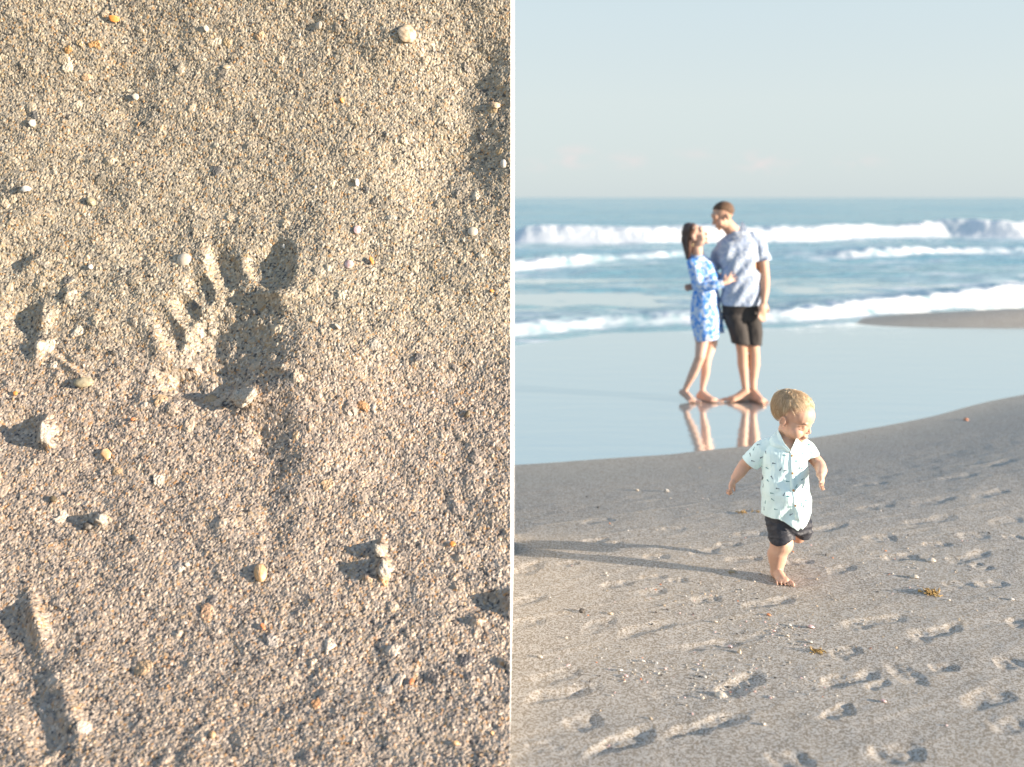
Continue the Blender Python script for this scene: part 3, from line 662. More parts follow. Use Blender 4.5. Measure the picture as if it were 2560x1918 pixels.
mweed = mat('dry_seaweed', (.30, .17, .045), .6, .4); noise_col(mweed, (.16, .09, .03), (.52, .33, .10), 90, .35, .65)
def weed(u_, v_, size, seed, label, cnt=26, flat=.5, group='tufts of dry seaweed on the beach'):
    p, n = on_ground(u_, v_); r_ = random.Random(seed); me_all = bmesh.new()
    for i in range(cnt):
        q = Vector((r_.gauss(0, size*.35), r_.gauss(0, size*.25), size*.05)); d = Vector((r_.uniform(-1, 1), r_.uniform(-1, 1), r_.uniform(.0, 1.1)*flat)).normalized()
        pts = []; rad = size*r_.uniform(.025, .05)
        for j in range(6):
            pts.append(q.copy()); d = (d+Vector((r_.gauss(0, .55), r_.gauss(0, .55), r_.gauss(-.12, .4)))).normalized(); q = q+d*size*.15
            q.z = max(q.z, rad)
        prev = None
        for j, a_ in enumerate(pts):
            t_ = (pts[min(j+1, 5)]-pts[max(j-1, 0)]).normalized(); x = t_.orthogonal().normalized(); y = t_.cross(x)
            rr_ = rad*(1.5 if j == 3 else 1)*(1-.12*j)
            ring = [me_all.verts.new(a_+(x*math.cos(c)*1.9+y*math.sin(c)*.6)*rr_) for c in [k_*math.pi/3 for k_ in range(6)]]
            if prev: [me_all.faces.new([prev[c], prev[(c+1) % 6], ring[(c+1) % 6], ring[c]]) for c in range(6)]
            prev = ring
        if r_.random() < .5:
            bmesh.ops.create_icosphere(me_all, subdivisions=2, radius=rad*1.8, matrix=Matrix.Translation(pts[2]))
    o = link("seaweed", bm_mesh("seaweed", me_all), mweed); o.location = p; tag(o, label, 'seaweed', group)
weed(2012, 1283, .048, 3, 'larger golden brown dry seaweed tuft right of the boy', 34, .9)
weed(1763, 1409, .036, 4, 'small yellow-brown seaweed tuft in front of the boy', 20, .7)
weed(1602, 1108, .040, 5, 'flat yellowish seaweed scrap beyond the left of the boy', 14, .3)
weed(1636, 1106, .026, 6, 'tiny seaweed scrap right beside the flat yellowish one', 9, .3)

# ------------------------------------------------------------------ PEOPLE
def rot_to(d): return Vector((0, 0, 1)).rotation_difference(d.normalized()).to_matrix().to_4x4()
def _tmpl(kind):
    bm = bmesh.new()
    if kind == 's': bmesh.ops.create_uvsphere(bm, u_segments=20, v_segments=14, radius=1)
    bm.verts.ensure_lookup_table(); v = np.array([tuple(q.co) for q in bm.verts]); f = [tuple(w_.index for w_ in q.verts) for q in bm.faces]; bm.free(); return v, f
SPH = _tmpl('s')
class Blob:
    """overlapping tapered pieces, grown together into one continuous surface"""
    def __init__(s): s.V = []; s.Fc = []; s.n = 0
    def add(s, v, f, M=None):
        if M is not None:
            m = np.array(M); v = v @ m[:3, :3].T+m[:3, 3]
        s.V.append(v); s.Fc += [tuple(i+s.n for i in q) for q in f]; s.n += len(v)
    def ball(s, c, r, M=None, rot=None):
        if not hasattr(r, '__len__'): r = (r, r, r)
        m = Matrix.Translation(c) @ (rot.to_matrix().to_4x4() if rot else Matrix()) @ Matrix.Diagonal((*r, 1))
        s.add(SPH[0], SPH[1], m if M is None else M @ m)
    def chain(s, pts, M=None):
        for i, (p, r) in enumerate(pts):
            s.ball(p, r, M)
            if i:
                q, r0 = pts[i-1]; d = Vector(p)-Vector(q); L_ = d.length
                if L_ < 1e-5: continue
                m = Matrix.Translation((Vector(p)+Vector(q))/2) @ rot_to(d); n = 20
                v = np.array([(math.cos(t_*math.tau/n)*rr_, math.sin(t_*math.tau/n)*rr_, z_) for rr_, z_ in ((r0, -L_/2), (r, L_/2)) for t_ in range(n)])
                f = [(t_, (t_+1) % n, (t_+1) % n+n, t_+n) for t_ in range(n)]+[tuple(range(n))[::-1], tuple(range(n, 2*n))]
                s.add(v, f, m if M is None else M @ m)
    def loft(s, rings, n=28, power=2.3):
        """rings: (centre, half width x, half depth y[, yaw])"""
        v = []
        for rg in rings:
            c, a_, b_ = Vector(rg[0]), rg[1], rg[2]; yw = R(rg[3]) if len(rg) > 3 else 0
            for i in range(n):
                t_ = 2*math.pi*i/n; cx_, sy_ = math.cos(t_), math.sin(t_)
                x = a_*math.copysign(abs(cx_)**(2/power), cx_); y = b_*math.copysign(abs(sy_)**(2/power), sy_)
                v.append((c.x+x*math.cos(yw)-y*math.sin(yw), c.y+x*math.sin(yw)+y*math.cos(yw), c.z))
        f = [(k_*n+i, k_*n+(i+1) % n, (k_+1)*n+(i+1) % n, (k_+1)*n+i) for k_ in range(len(rings)-1) for i in range(n)]
        f += [tuple(range(n))[::-1], tuple(range(n*(len(rings)-1), n*len(rings)))]
        s.add(np.array(v), f)
    def build(s, name, voxel, it=6, fac=.5):
        me = bpy.data.meshes.new(name); me.from_pydata(np.concatenate(s.V).tolist(), [], s.Fc)
        tmp = bpy.data.scenes.new('grow'); o = bpy.data.objects.new("growing", me); tmp.collection.objects.link(o)
        m = o.modifiers.new('r', 'REMESH'); m.mode = 'VOXEL'; m.voxel_size = voxel; m.adaptivity = 0
        m2 = o.modifiers.new('s', 'SMOOTH'); m2.iterations = it; m2.factor = fac
        vl = tmp.view_layers[0]; vl.update(); dg = vl.depsgraph; dg.update(); out = bpy.data.meshes.new_from_object(o.evaluated_get(dg)); out.name = name
        bpy.data.objects.remove(o); bpy.data.meshes.remove(me); bpy.data.scenes.remove(tmp); smooth(out); return out
def co_of(me):
    a_ = np.empty(len(me.vertices)*3, np.float32); me.vertices.foreach_get('co', a_); return a_.reshape(-1, 3).astype(float)
def set_co(me, c): me.vertices.foreach_set('co', c.astype(np.float32).ravel()); me.update()
def nrm_of(me):
    a_ = np.empty(len(me.vertices)*3, np.float32); me.vertices.foreach_get('normal', a_); return a_.reshape(-1, 3).astype(float)
def trim(me, fn, sg=-1):
    """fn(co) > 0 keeps; the border is pulled onto fn = 0 along z"""
    bm = bmesh.new(); bm.from_mesh(me); co = co_of(me); f = fn(co)
    bmesh.ops.delete(bm, geom=[v for v, q in zip(list(bm.verts), f) if q <= 0], context='VERTS')
    for v in bm.verts:
        if v.is_boundary:
            q = float(fn(np.array([v.co]))[0])
            if abs(q) < .016: v.co.z += sg*q
    bm.to_mesh(me); bm.free(); smooth(me)
def bvh_of(me): 
    return BVHTree.FromPolygons([tuple(v.co) for v in me.vertices], [tuple(p.vertices) for p in me.polygons])
def head(B, M, adult=False, fem=False):
    b_ = lambda c, r, rot=None: B.ball(Vector(c), r, M, rot)
    if not adult:
        for sx in (-1, 1): B.chain([(Vector((sx*.078, .009+.012*math.cos(R(-60+q*30)), -.019+.020*math.sin(R(-60+q*30)))), .0036) for q in range(10)], M)
    if not adult:
        b_((0, .012, .025), (.074, .092, .076)); b_((0, -.028, -.026), (.060, .057, .060)); b_((0, -.028, .022), (.066, .060, .056)); b_((0, -.050, .002), (.045, .036, .034))
        for sx in (-1, 1):
            b_((sx*.036, -.046, -.048), (.030, .032, .029)); b_((sx*.026, -.072, .006), (.019, .011, .007)); b_((sx*.028, -.066, -.013), (.014, .013, .011))
            b_((sx*.0065, -.086, -.036), (.006, .006, .005))
            b_((sx*.070, .006, -.020), (.004, .015, .024), Euler((R(-12), 0, R(sx*-20)))); b_((sx*.072, .002, -.041), (.004, .006, .007))
        b_((0, -.062, -.080), (.020, .018, .015)); b_((0, -.02, -.066), (.050, .050, .032))
        B.chain([(Vector((0, -.078, -.008)), .007), (Vector((0, -.0905, -.0325)), .0072)], M); b_((0, -.0835, -.0585), (.016, .008, .0045)); b_((0, -.080, -.067), (.013, .008, .0055))
        b_((0, -.076, -.052), (.02, .008, .01))
    else:
        j = .92 if fem else 1.0
        b_((0, .018, .035), (.076*j, .098*j, .085*j)); b_((0, -.03, -.025), (.060*j, .060, .078*j)); b_((0, -.018, -.078), (.050*j, .052, .032)); b_((0, -.072, -.097), (.022*j, .018, .016))
        B.chain([(Vector((0, -.090, .006)), .008), (Vector((0, -.112, -.033)), .0105*j)], M); b_((0, -.094, -.062), (.023, .010, .006)); b_((0, -.092, -.072), (.020, .010, .007))
        b_((0, -.072, .03), (.05*j, .025, .03))
        for sx in (-1, 1):
            b_((sx*.030, -.080, .010), (.02, .012, .008)); b_((sx*.012, -.100, -.040), (.008, .01, .007)); b_((sx*.042*j, -.055, -.04), (.022, .026, .03))
            b_((sx*.078*j, .010, -.015), (.008, .020, .033), Euler((R(-12), 0, R(sx*-20))))
def hand(B, wrist, d, palm_n, sz, curl=.6, thumb_side=1, spread=.1):
    """wrist point, pointing direction, palm normal; five unequal fingers"""
    d = d.normalized(); n = (palm_n-d*palm_n.dot(d)).normalized(); s_ = d.cross(n)*thumb_side
    pl = sz*.46; c = wrist+d*pl*.5
    Mh = Matrix((s_, d, n)).transposed().to_4x4()
    B.ball((0, 0, 0), (sz*.22, pl*.64, sz*.125), Matrix.Translation(c) @ Mh)
    lens = (.40, .45, .42, .33)
    for i in range(4):
        off = (.155-.103*i)*sz; p = wrist+d*pl*.92+s_*off; dd_ = (d+s_*(spread*(1.5-i)*.5)).normalized(); pts = [(p-d*sz*.12, sz*.052)]; L_ = lens[i]*sz
        for seg, fr in enumerate((.42, .32, .26)):
            pts.append((p.copy(), sz*(.056-.006*seg))); ax = dd_.cross(n).normalized()
            a_ = curl*(.7+.35*seg); dd_ = (dd_*math.cos(a_)+n*math.sin(a_)).normalized() if False else (Matrix.Rotation(a_, 3, -ax) @ dd_)
            if dd_.dot(n) < -.01 and seg == 0: dd_ = Matrix.Rotation(2*a_, 3, ax) @ dd_
            p = p+dd_*L_*fr
        pts.append((p.copy(), sz*.040)); B.chain(pts)
    t0 = wrist+d*pl*.25+s_*sz*.17; td = (d*.75+s_*.65+n*.25).normalized()
    t1 = t0+td*sz*.2; t2 = t1+(td*.6+d*.5+n*.35).normalized()*sz*.16
    B.chain([(t0, sz*.075), (t1, sz*.062), (t2, sz*.048)])
def foot(B, ankle, toe_dir, z0, L_, wdt, sc=1.0, heel_up=0.0, toes=True, big=1):
    """a bare foot on ground z0; five toes"""
    d = Vector((toe_dir[0], toe_dir[1], 0)).normalized(); s_ = Vector((-d.y, d.x, 0))*big
    a0 = Vector((ankle.x, ankle.y, z0)); heel = a0-d*L_*.16; r_ = wdt*.36
    B.chain([(ankle, wdt*.40), (heel+Vector((0, 0, r_+heel_up)), r_), (a0+d*L_*.30+s_*wdt*.05+Vector((0, 0, r_*.85+heel_up*.3)), wdt*.34), (a0+d*L_*.55+s_*wdt*.18+Vector((0, 0, wdt*.22)), wdt*.24)])
    B.chain([(heel+Vector((0, 0, r_+heel_up)), r_*.9), (a0+d*L_*.5-s_*wdt*.2+Vector((0, 0, wdt*.20)), wdt*.22), (a0+d*L_*.55+s_*wdt*.18+Vector((0, 0, wdt*.22)), wdt*.26)])
    B.chain([(ankle, wdt*.40), (a0+d*L_*.28+Vector((0, 0, wdt*.42+heel_up*.4)), wdt*.34), (a0+d*L_*.52+s_*wdt*.05+Vector((0, 0, wdt*.24)), wdt*.26)])
    for i in range(5):
        off = (.36-.18*i)*wdt*1.28; ln = (.19, .175, .155, .13, .11)[i]*L_; r_t = wdt*(.135, .080, .076, .072, .070)[i]
        b0 = a0+d*L_*(.60-.022*i)+s_*off+Vector((0, 0, wdt*.17)); b1 = a0+d*(L_*(.62-.025*i)+ln)+s_*off*1.08+Vector((0, 0, r_t*.85))
        B.chain([(b0, r_t*1.05), ((b0+b1)/2+Vector((0, 0, r_t*.35)), r_t*.9), (b1, r_t)])
def body_empty(name, loc, label, group=None):
    o = bpy.data.objects.new(name, None); COL.objects.link(o); o.location = loc; o.empty_display_size = .2
    return tag(o, label, 'person', group)
def skin(name, c1_, c2_, sss=.10):
    m = mat(name, c1_, .52, .35); noise_col(m, c1_, c2_, 9, .35, .65, 3)
    b = m.node_tree.nodes['Principled BSDF']; b.inputs['Subsurface Weight'].default_value = sss; b.inputs['Subsurface Radius'].default_value = (1, .35, .2); b.inputs['Subsurface Scale'].default_value = .012
    bump(m, 260, .0004, .4); return m
def strands(name, roots, m, parent, label=None):
    """roots: list of point lists (with radius) -> three-sided tapering strands in one mesh"""
    V = []; Q = []
    for pts, r_ in roots:
        n = len(pts); base = len(V)
        for j, p in enumerate(pts):
            t_ = (pts[min(j+1, n-1)]-pts[max(j-1, 0)]); t_ = t_.normalized() if t_.length > 1e-9 else Vector((0, 0, 1)); x = t_.orthogonal().normalized(); y = t_.cross(x); rr_ = r_*(1-.8*j/(n-1))
            for c in (0, 2.094, 4.189): V.append(p+(x*math.cos(c)+y*math.sin(c))*rr_)
        for j in range(n-1):
            for c in range(3):
                a_ = base+j*3+c; b_ = base+j*3+(c+1) % 3; Q.append((a_, b_, b_+3, a_+3))
    me = mesh_np(name, np.array([tuple(v) for v in V]), np.array(Q)); return link(name, me, m, parent)
def hairmat(name, c1_, c2_, scale=1.0, rough=.45):
    m = mat(name, c1_, rough, .5); t, b = nodes(m); N = t.nodes
    g_ = N.new('ShaderNodeNewGeometry'); r_ = N.new('ShaderNodeValToRGB'); r_.color_ramp.elements[0].color = (*c1_, 1); r_.color_ramp.elements[1].color = (*c2_, 1)
    t.links.new(g_.outputs['Random Per Island'], r_.inputs[0]); t.links.new(r_.outputs[0], b.inputs['Base Color']); return m
def ribbon(path, wd, th, nrm):
    """a flat strip of cloth along a path, facing nrm[i]"""
    bm = bmesh.new(); prev = None; n = len(path)
    for i, p in enumerate(path):
        t_ = (path[min(i+1, n-1)]-path[max(i-1, 0)]).normalized(); s_ = t_.cross(nrm[i]).normalized()
        ring = [bm.verts.new(p+s_*wd/2), bm.verts.new(p+s_*wd/2+nrm[i]*th), bm.verts.new(p-s_*wd/2+nrm[i]*th), bm.verts.new(p-s_*wd/2)]
        if prev: [bm.faces.new([prev[c], prev[(c+1) % 4], ring[(c+1) % 4], ring[c]]) for c in range(4)]
        else: bm.faces.new(ring)
        prev = ring
    bm.faces.new(prev[::-1]); return bm

# ============ the boy
Y0 = 4.60; kp = lambda x, y, dy=0.0: P(x, y, Y0+dy); kr = lambda r_, dy=0.0: r_*(Y0+dy)/F
gz = lambda x, y: TER.ray_cast(Vector((x, y, 3)), Vector((0, 0, -1)))[0].z
boy = body_empty('person', (kp(1945, 1440).x, 4.58, 0), 'barefoot toddler boy in mint printed shirt and dark shorts, mid-stride on the dry sand')
Mk = Matrix.Translation(kp(1984, 1040, .0)) @ Euler((R(24), R(-3), R(50)), 'XYZ').to_matrix().to_4x4()
Mk = Matrix.Translation(kp(1984, 1040, .0)) @ Matrix.Rotation(R(50), 4, 'Z') @ Matrix.Rotation(R(20), 4, 'X') @ Matrix.Rotation(R(2), 4, 'Y')
KS = 1.0; Mk = Mk @ Matrix.Scale(KS, 4)
B = Blob(); head(B, Mk)
B.chain([(kp(1968, 1075, .02), kr(22)), (kp(1966, 1108, .02), kr(21))])                                   # neck
B.loft([(kp(1966, 1300, .01), kr(40), kr(36)), (kp(1964, 1230, 0), kr(48), kr(42)), (kp(1964, 1165, 0), kr(44), kr(38)), (kp(1966, 1125, .01), kr(40), kr(30)), (kp(1966, 1105, .015), kr(26), kr(20))])
# his right arm (left in the picture), swung out and back
B.chain([(kp(1922, 1120, .02), kr(13)), (kp(1888, 1145, .04), kr(16.5)), (kp(1862, 1163, .05), kr(16)), (kp(1850, 1180, .04), kr(15)), (kp(1838, 1196, .03), kr(11.5))])
B.ball(kp(1968, 1122, -.022), (kr(26), kr(24), kr(22))); B.ball(kp(1968, 1106, .0), (kr(27), kr(24), kr(18)))
hand(B, kp(1837, 1197, .03), kp(1824, 1224, .01)-kp(1838, 1196, .03), Vector((.7, -.5, -.3)), kr(58), .9, -1)
# his left arm
B.chain([(kp(2008, 1118, .02), kr(13)), (kp(2032, 1142, .0), kr(15.5)), (kp(2048, 1162, -.02), kr(15.5)), (kp(2054, 1176, -.07), kr(14)), (kp(2052, 1186, -.10), kr(11.5))])
hand(B, kp(2052, 1186, -.10), kp(2055, 1204, -.13)-kp(2052, 1185, -.10), Vector((-.75, -.2, -.5)), kr(56), 1.0, 1)
# standing leg
ft = G(1948, 1452); zf = gz(ft.x, ft.y)+.001
B.chain([(kp(1948, 1305, .02), kr(28)), (kp(1953, 1335, -.005), kr(28)), (kp(1954, 1358, -.02), kr(29)), (kp(1946, 1378, -.015), kr(23.5)), (kp(1943, 1398, .0), kr(22.5)), (kp(1942, 1420, 0), kr(16.5)), (kp(1942, 1432, 0), kr(15))])
B.ball(kp(1957, 1358, -.05), kr(14)); B.ball(kp(1938, 1385, .02), kr(20))
foot(B, Vector((kp(1942, 1434, 0).x, Y0-.0, kp(1942, 1434, 0).z)), (.16, -1), zf, .125, .062, 1, 0, True, 1)
# lifted leg, bent back
B.chain([(kp(1994, 1305, .04), kr(22)), (kp(2000, 1328, .06), kr(20)), (kp(1996, 1340, .08), kr(18)), (Vector((1.250, 4.76, .145)), .030), (Vector((1.215, 4.835, .108)), .021), (Vector((1.210, 4.850, .075)), .022), (Vector((1.208, 4.835, .058)), .018)])
for q in range(5): B.chain([(Vector((1.190+.010*q, 4.835, .060)), .0062), (Vector((1.189+.0105*q, 4.827, .044)), .0055)])
me = B.build('body', .0022, 14, .5)
mskk = skin('toddler_skin', (.56, .33, .23), (.62, .385, .275), .12)
bo = link('body', me, mskk, boy)
KB = bvh_of(me)
def khit(bv, px, py):
    d = Vector(((px-1280)/F, 1, -(py-HZ)/F)).normalized(); h = bv.ray_cast(Vector((0, 0, H)), d)
    return (h[0], h[1]) if h[0] else (None, None)
# lashes, brow, lips
def line_on(bv, pts, wd, th, name, m, parent, lift=.0005):
    ps = []; ns = []
    for i in range(len(pts)-1):
        for q in range(4):
            f_ = q/4; x = pts[i][0]*(1-f_)+pts[i+1][0]*f_; y = pts[i][1]*(1-f_)+pts[i+1][1]*f_
            h, n = khit(bv, x, y)
            if h: ps.append(h+n*lift); ns.append(n)
    if len(ps) < 2: return None
    return link(name, bm_mesh(name, ribbon(ps, wd, th, ns)), m, parent)
mbrow = mat('fair_brow', (.42, .24, .14), .8, .2); mlash = mat('lash', (.12, .06, .04), .7, .2); mlip = mat('lip', (.52, .24, .19), .4, .5)
line_on(KB, [(1996, 1066.5), (2005, 1065.3), (2015, 1067)], .0040, .0006, 'eyebrow', mbrow, boy)
line_on(KB, [(1997, 1073.5), (2001, 1075.6), (2006, 1076), (2011, 1074.2)], .0022, .0008, 'eyelashes', mlash, boy)
line_on(KB, [(2003, 1096.6), (2008, 1095.2), (2013, 1094.6), (2017, 1094.4)], .0034, .0008, 'lips', mlip, boy)
# hair: a cap plus combed strands
mh_cap = mat('fair_hair_cap', (.50, .34, .19), .6, .4); noise_col(mh_cap, (.40, .25, .12), (.60, .41, .23), 60, .35, .65, stretch=(1, 1, .3))
mh_k = hairmat('fair_hair', (.55, .36, .20), (.92, .74, .50))
def scalp(a_, e_, g_=1.0, C0=(0, .014, .027), RR=(.0765, .0945, .0785)):
    return Vector((C0[0]+RR[0]*g_*math.cos(e_)*math.sin(a_), C0[1]-RR[1]*g_*math.cos(e_)*math.cos(a_), C0[2]+RR[2]*g_*math.sin(e_)))
def hairline(a_):                            # lowest elevation with hair, by azimuth from the face
    a_ = abs((a_+math.pi) % (2*math.pi)-math.pi); return float(np.interp(a_, [0, .5, .95, 1.3, 1.6, 1.9, 2.3, 3.2], [1.02, .94, .74, .38, .08, -.46, -.80, -.86]))
bm = bmesh.new(); rows = []
NA, NE = 96, 26
for i in range(NE+1):
    row = []
    for j in range(NA):
        a_ = 2*math.pi*j/NA; hl = hairline(a_); e_ = hl+(math.pi/2-hl)*i/NE; p = scalp(a_, e_, 1.0+.022*min(1, i/6)+.012*math.sin(a_*9+e_*5)*min(1, i/6)*math.cos(e_)); row.append(bm.verts.new(Mk @ p))
    rows.append(row)
for i in range(NE):
    for j in range(NA): bm.faces.new([rows[i][j], rows[i][(j+1) % NA], rows[i+1][(j+1) % NA], rows[i+1][j]])
hair = link('hair', bm_mesh('hair', bm), mh_cap, boy)
rh = random.Random(3); roots = []
crown = scalp(math.pi*.92, 1.15)
HC = Vector((0, .014, .027)); HR = Vector((.0765, .0945, .0785))
def onhead(q, g_): c_ = q-HC; l_ = math.sqrt((c_.x/HR.x)**2+(c_.y/HR.y)**2+(c_.z/HR.z)**2); return HC+c_*(g_/l_)
for _ in range(5200):
    a_ = rh.uniform(-math.pi, math.pi); hl = hairline(a_)+rh.uniform(-.02, .22)*rh.random(); e_ = math.asin(min(.998, max(math.sin(hl), rh.uniform(math.sin(hl), 1))))
    q = scalp(a_, e_, 1.02); pts = []; L_ = rh.uniform(.030, .058); hgt = rh.uniform(.018, .055)+(rh.random() < .10)*rh.uniform(.02, .05); clump_ = math.sin(a_*9)*.35+math.sin(a_*23+2)*.2; jit_ = rh.gauss(0, .12); back_ = abs(a_) > 1.9
    for s_ in range(7):
        pts.append(Mk @ onhead(q, 1.018+hgt*math.sin(math.pi*min(1, .12+s_/7))))
        n = (q-HC).normalized(); out = q-crown; out -= n*out.dot(n)
        if out.length < 1e-4: out = Vector((1, 0, 0))
        out = out.normalized(); sw = .75*math.exp(-((q-crown).length/.05)**2)+clump_*.5+jit_
        d = (out+n.cross(out)*sw)
        if math.cos(a_) > .1: d = d*.8+Vector((.55, -.25, -.1))
        else: d = d+Vector((0, .0, -.45))
        d -= n*d.dot(n)
        if d.length < 1e-5: break
        q = onhead(q+d.normalized()*L_/7, 1.02)
        if (q-HC).z < -.058: q = q+Vector((0, .003, -.001))
    if len(pts) > 3: roots.append((pts, rh.uniform(.0005, .0009)))
for _ in range(60):                          # flyaways
    a_ = rh.uniform(-math.pi, math.pi); e_ = rh.uniform(.2, 1.5) if rh.random() < .5 else hairline(a_)+.1; p = scalp(a_, e_, 1.03); n = (p-HC).normalized()
    d = (n*.6+Vector((rh.gauss(0, .6), rh.gauss(0, .6), rh.gauss(0, .6)))).normalized(); q = p.copy(); pts = [Mk @ q]
    for s_ in range(5): q = q+d*.0045; d = (d+Vector((rh.gauss(0, .3), rh.gauss(0, .3), rh.gauss(0, .3)-.05))).normalized(); pts.append(Mk @ q)
    roots.append((pts, .0004))
ha = strands('hair_strands', roots, mh_k, hair); ha.parent = hair; ha.matrix_parent_inverse = Matrix()
ha.location = (0, 0, 0)
# shirt
B = Blob()
B.loft([(kp(1966, 1335, .0), kr(58), kr(54)), (kp(1967, 1305, .0), kr(59), kr(55)), (kp(1967, 1270, 0), kr(60), kr(56)), (kp(1963, 1227, -.005), kr(59), kr(56)), (kp(1963, 1190, 0), kr(57), kr(52)),
        (kp(1964, 1155, .0), kr(58), kr(48)), (kp(1965, 1128, .005), kr(58), kr(42)), (kp(1966, 1108, .01), kr(50), kr(34)), (kp(1966, 1094, .015), kr(36), kr(27)), (kp(1966, 1086, .02), kr(26), kr(22))])
B.chain([(kp(1925, 1108, .01), kr(17)), (kp(1905, 1122, .02), kr(22)), (kp(1884, 1148, .035), kr(24)), (kp(1872, 1160, .04), kr(25))])
B.chain([(kp(2005, 1108, .01), kr(17)), (kp(2016, 1120, .01), kr(20)), (kp(2027, 1139, .0), kr(21))])
me = B.build('shirt', .003, 4, .5)
hemx = [1900, 1910, 1944, 1965, 1987, 1995, 2001, 2008, 2020, 2028, 2040]; hemy = [1286, 1286, 1283, 1292, 1305, 1311, 1301, 1309, 1299, 1277, 1275]
def hem(co):
    px = co[:, 0]/co[:, 1]*F+1280; back_ = np.where(co[:, 1] > Y0+.02, 1288, np.interp(px, hemx, hemy)); zc = H-(back_-HZ)*Y0/F
    return co[:, 2]-zc
trim(me, hem)
# cut the sleeve mouths square
def cut(me, p, n, rad):
    bm = bmesh.new(); bm.from_mesh(me); n = n.normalized()
    dl = [v for v in bm.verts if (v.co-p).dot(n) > 0 and (v.co-p).length < rad]
    bmesh.ops.delete(bm, geom=dl, context='VERTS')
    for v in bm.verts:
        if v.is_boundary and (v.co-p).length < rad*1.2 and abs((v.co-p).dot(n)) < .02: v.co -= n*(v.co-p).dot(n)
    bm.to_mesh(me); bm.free(); smooth(me)
cut(me, kp(1875, 1157, .04), kp(1862, 1170, .05)-kp(1895, 1132, .03), .085)
cut(me, kp(2028, 1143, 0), kp(2034, 1158, -.01)-kp(2019, 1118, .0), .06)
def vneck(co):
    px = co[:, 0]/co[:, 1]*F+1280; py = HZ+(H-co[:, 2])*F/co[:, 1]
    edge_ = np.interp(px, [1936, 1941, 1950, 1979, 1988, 1993, 1998], [1000, 1078, 1094, 1130, 1112, 1092, 1000])
    return np.where((co[:, 1] < Y0+.02), (py-edge_)*.00175, 1)
trim(me, vneck, 1)
co = co_of(me); nn = nrm_of(me); px = co[:, 0]/co[:, 1]*F+1280; py = HZ+(H-co[:, 2])*F/co[:, 1]
low = sstep(1150, 1290, py)
fold = .0045*np.sin((px-1930)*.11+(py-1180)*.055+1.5*vnoise(px*.02, py*.02, 4))*low+.0035*np.sin((px*.6+py)*.085+2)*np.exp(-((px-1915)/26)**2)
fold += .006*np.exp(-(((px-1942)*.55-(py-1215)*.45)/9)**2)*sstep(1170, 1210, py)*(1-sstep(1290, 1310, py))*1.0+.005*np.exp(-((px-1992-(py-1260)*.16)/5)**2)*sstep(1195, 1250, py)
fold += .0014*fbm(px*.28, py*.10, 3, 6)+.004*fbm(px*.05, py*.035, 3, 8)
set_co(me, co+nn*fold[:, None])
mshirt = mat('mint_crinkle_cotton', (.70, .87, .86), .8, .25); bump(mshirt, 95, .0028, .55, (1.6, 1.6, .28), 3); bump(mshirt, 900, .0004, .5)
bsh = mshirt.node_tree.nodes['Principled BSDF']; bsh.inputs['Transmission Weight'].default_value = 0; bsh.inputs['Sheen Weight'].default_value = .15
shirt = link('shirt', me, mshirt, boy); SB = bvh_of(me)
sm_ = shirt.modifiers.new('cloth', 'SOLIDIFY'); sm_.thickness = .0022; sm_.offset = -1
# printed fish skeletons, small dark marks lying on the cloth
mprint = mat('navy_print', (.025, .045, .09), .8, .2); mprint2 = mat('teal_print', (.05, .22, .24), .8, .2)
bmn = bmesh.new(); rp = random.Random(12)
def mark(px, py, an, L_, mi):
    h, n = khit(SB, px, py)
    if h is None: return
    up = Vector((0, 0, 1)); yv = (up-n*up.dot(n)).normalized(); xv = yv.cross(n); ca, sa = math.cos(an), math.sin(an); a_ = xv*ca+yv*sa; b_ = n.cross(a_)
    def poly(ps): 
        vs = []
        for u_, v_ in ps:
            q = h+a_*u_*L_+b_*v_*L_; loc = SB.find_nearest(q); vs.append(bmn.verts.new(loc[0]+loc[1]*(.0007 if loc[1].y < .2 else .0007)))
        f = bmn.faces.new(vs); f.material_index = mi; f.normal_update()
        if f.normal.dot(n) < 0: f.normal_flip()
    poly([(-.5, .16), (-.26, .2), (-.2, 0), (-.26, -.2), (-.5, -.16), (-.62, 0)])            # head
    poly([(-.2, .03), (.4, .03), (.4, -.03), (-.2, -.03)])                                  # spine
    for u_ in (-.08, .07, .22): poly([(u_-.03, .17), (u_+.03, .17), (u_+.03, -.17), (u_-.03, -.17)])
    poly([(.36, 0), (.62, .2), (.54, 0), (.62, -.2)])                                       # tail
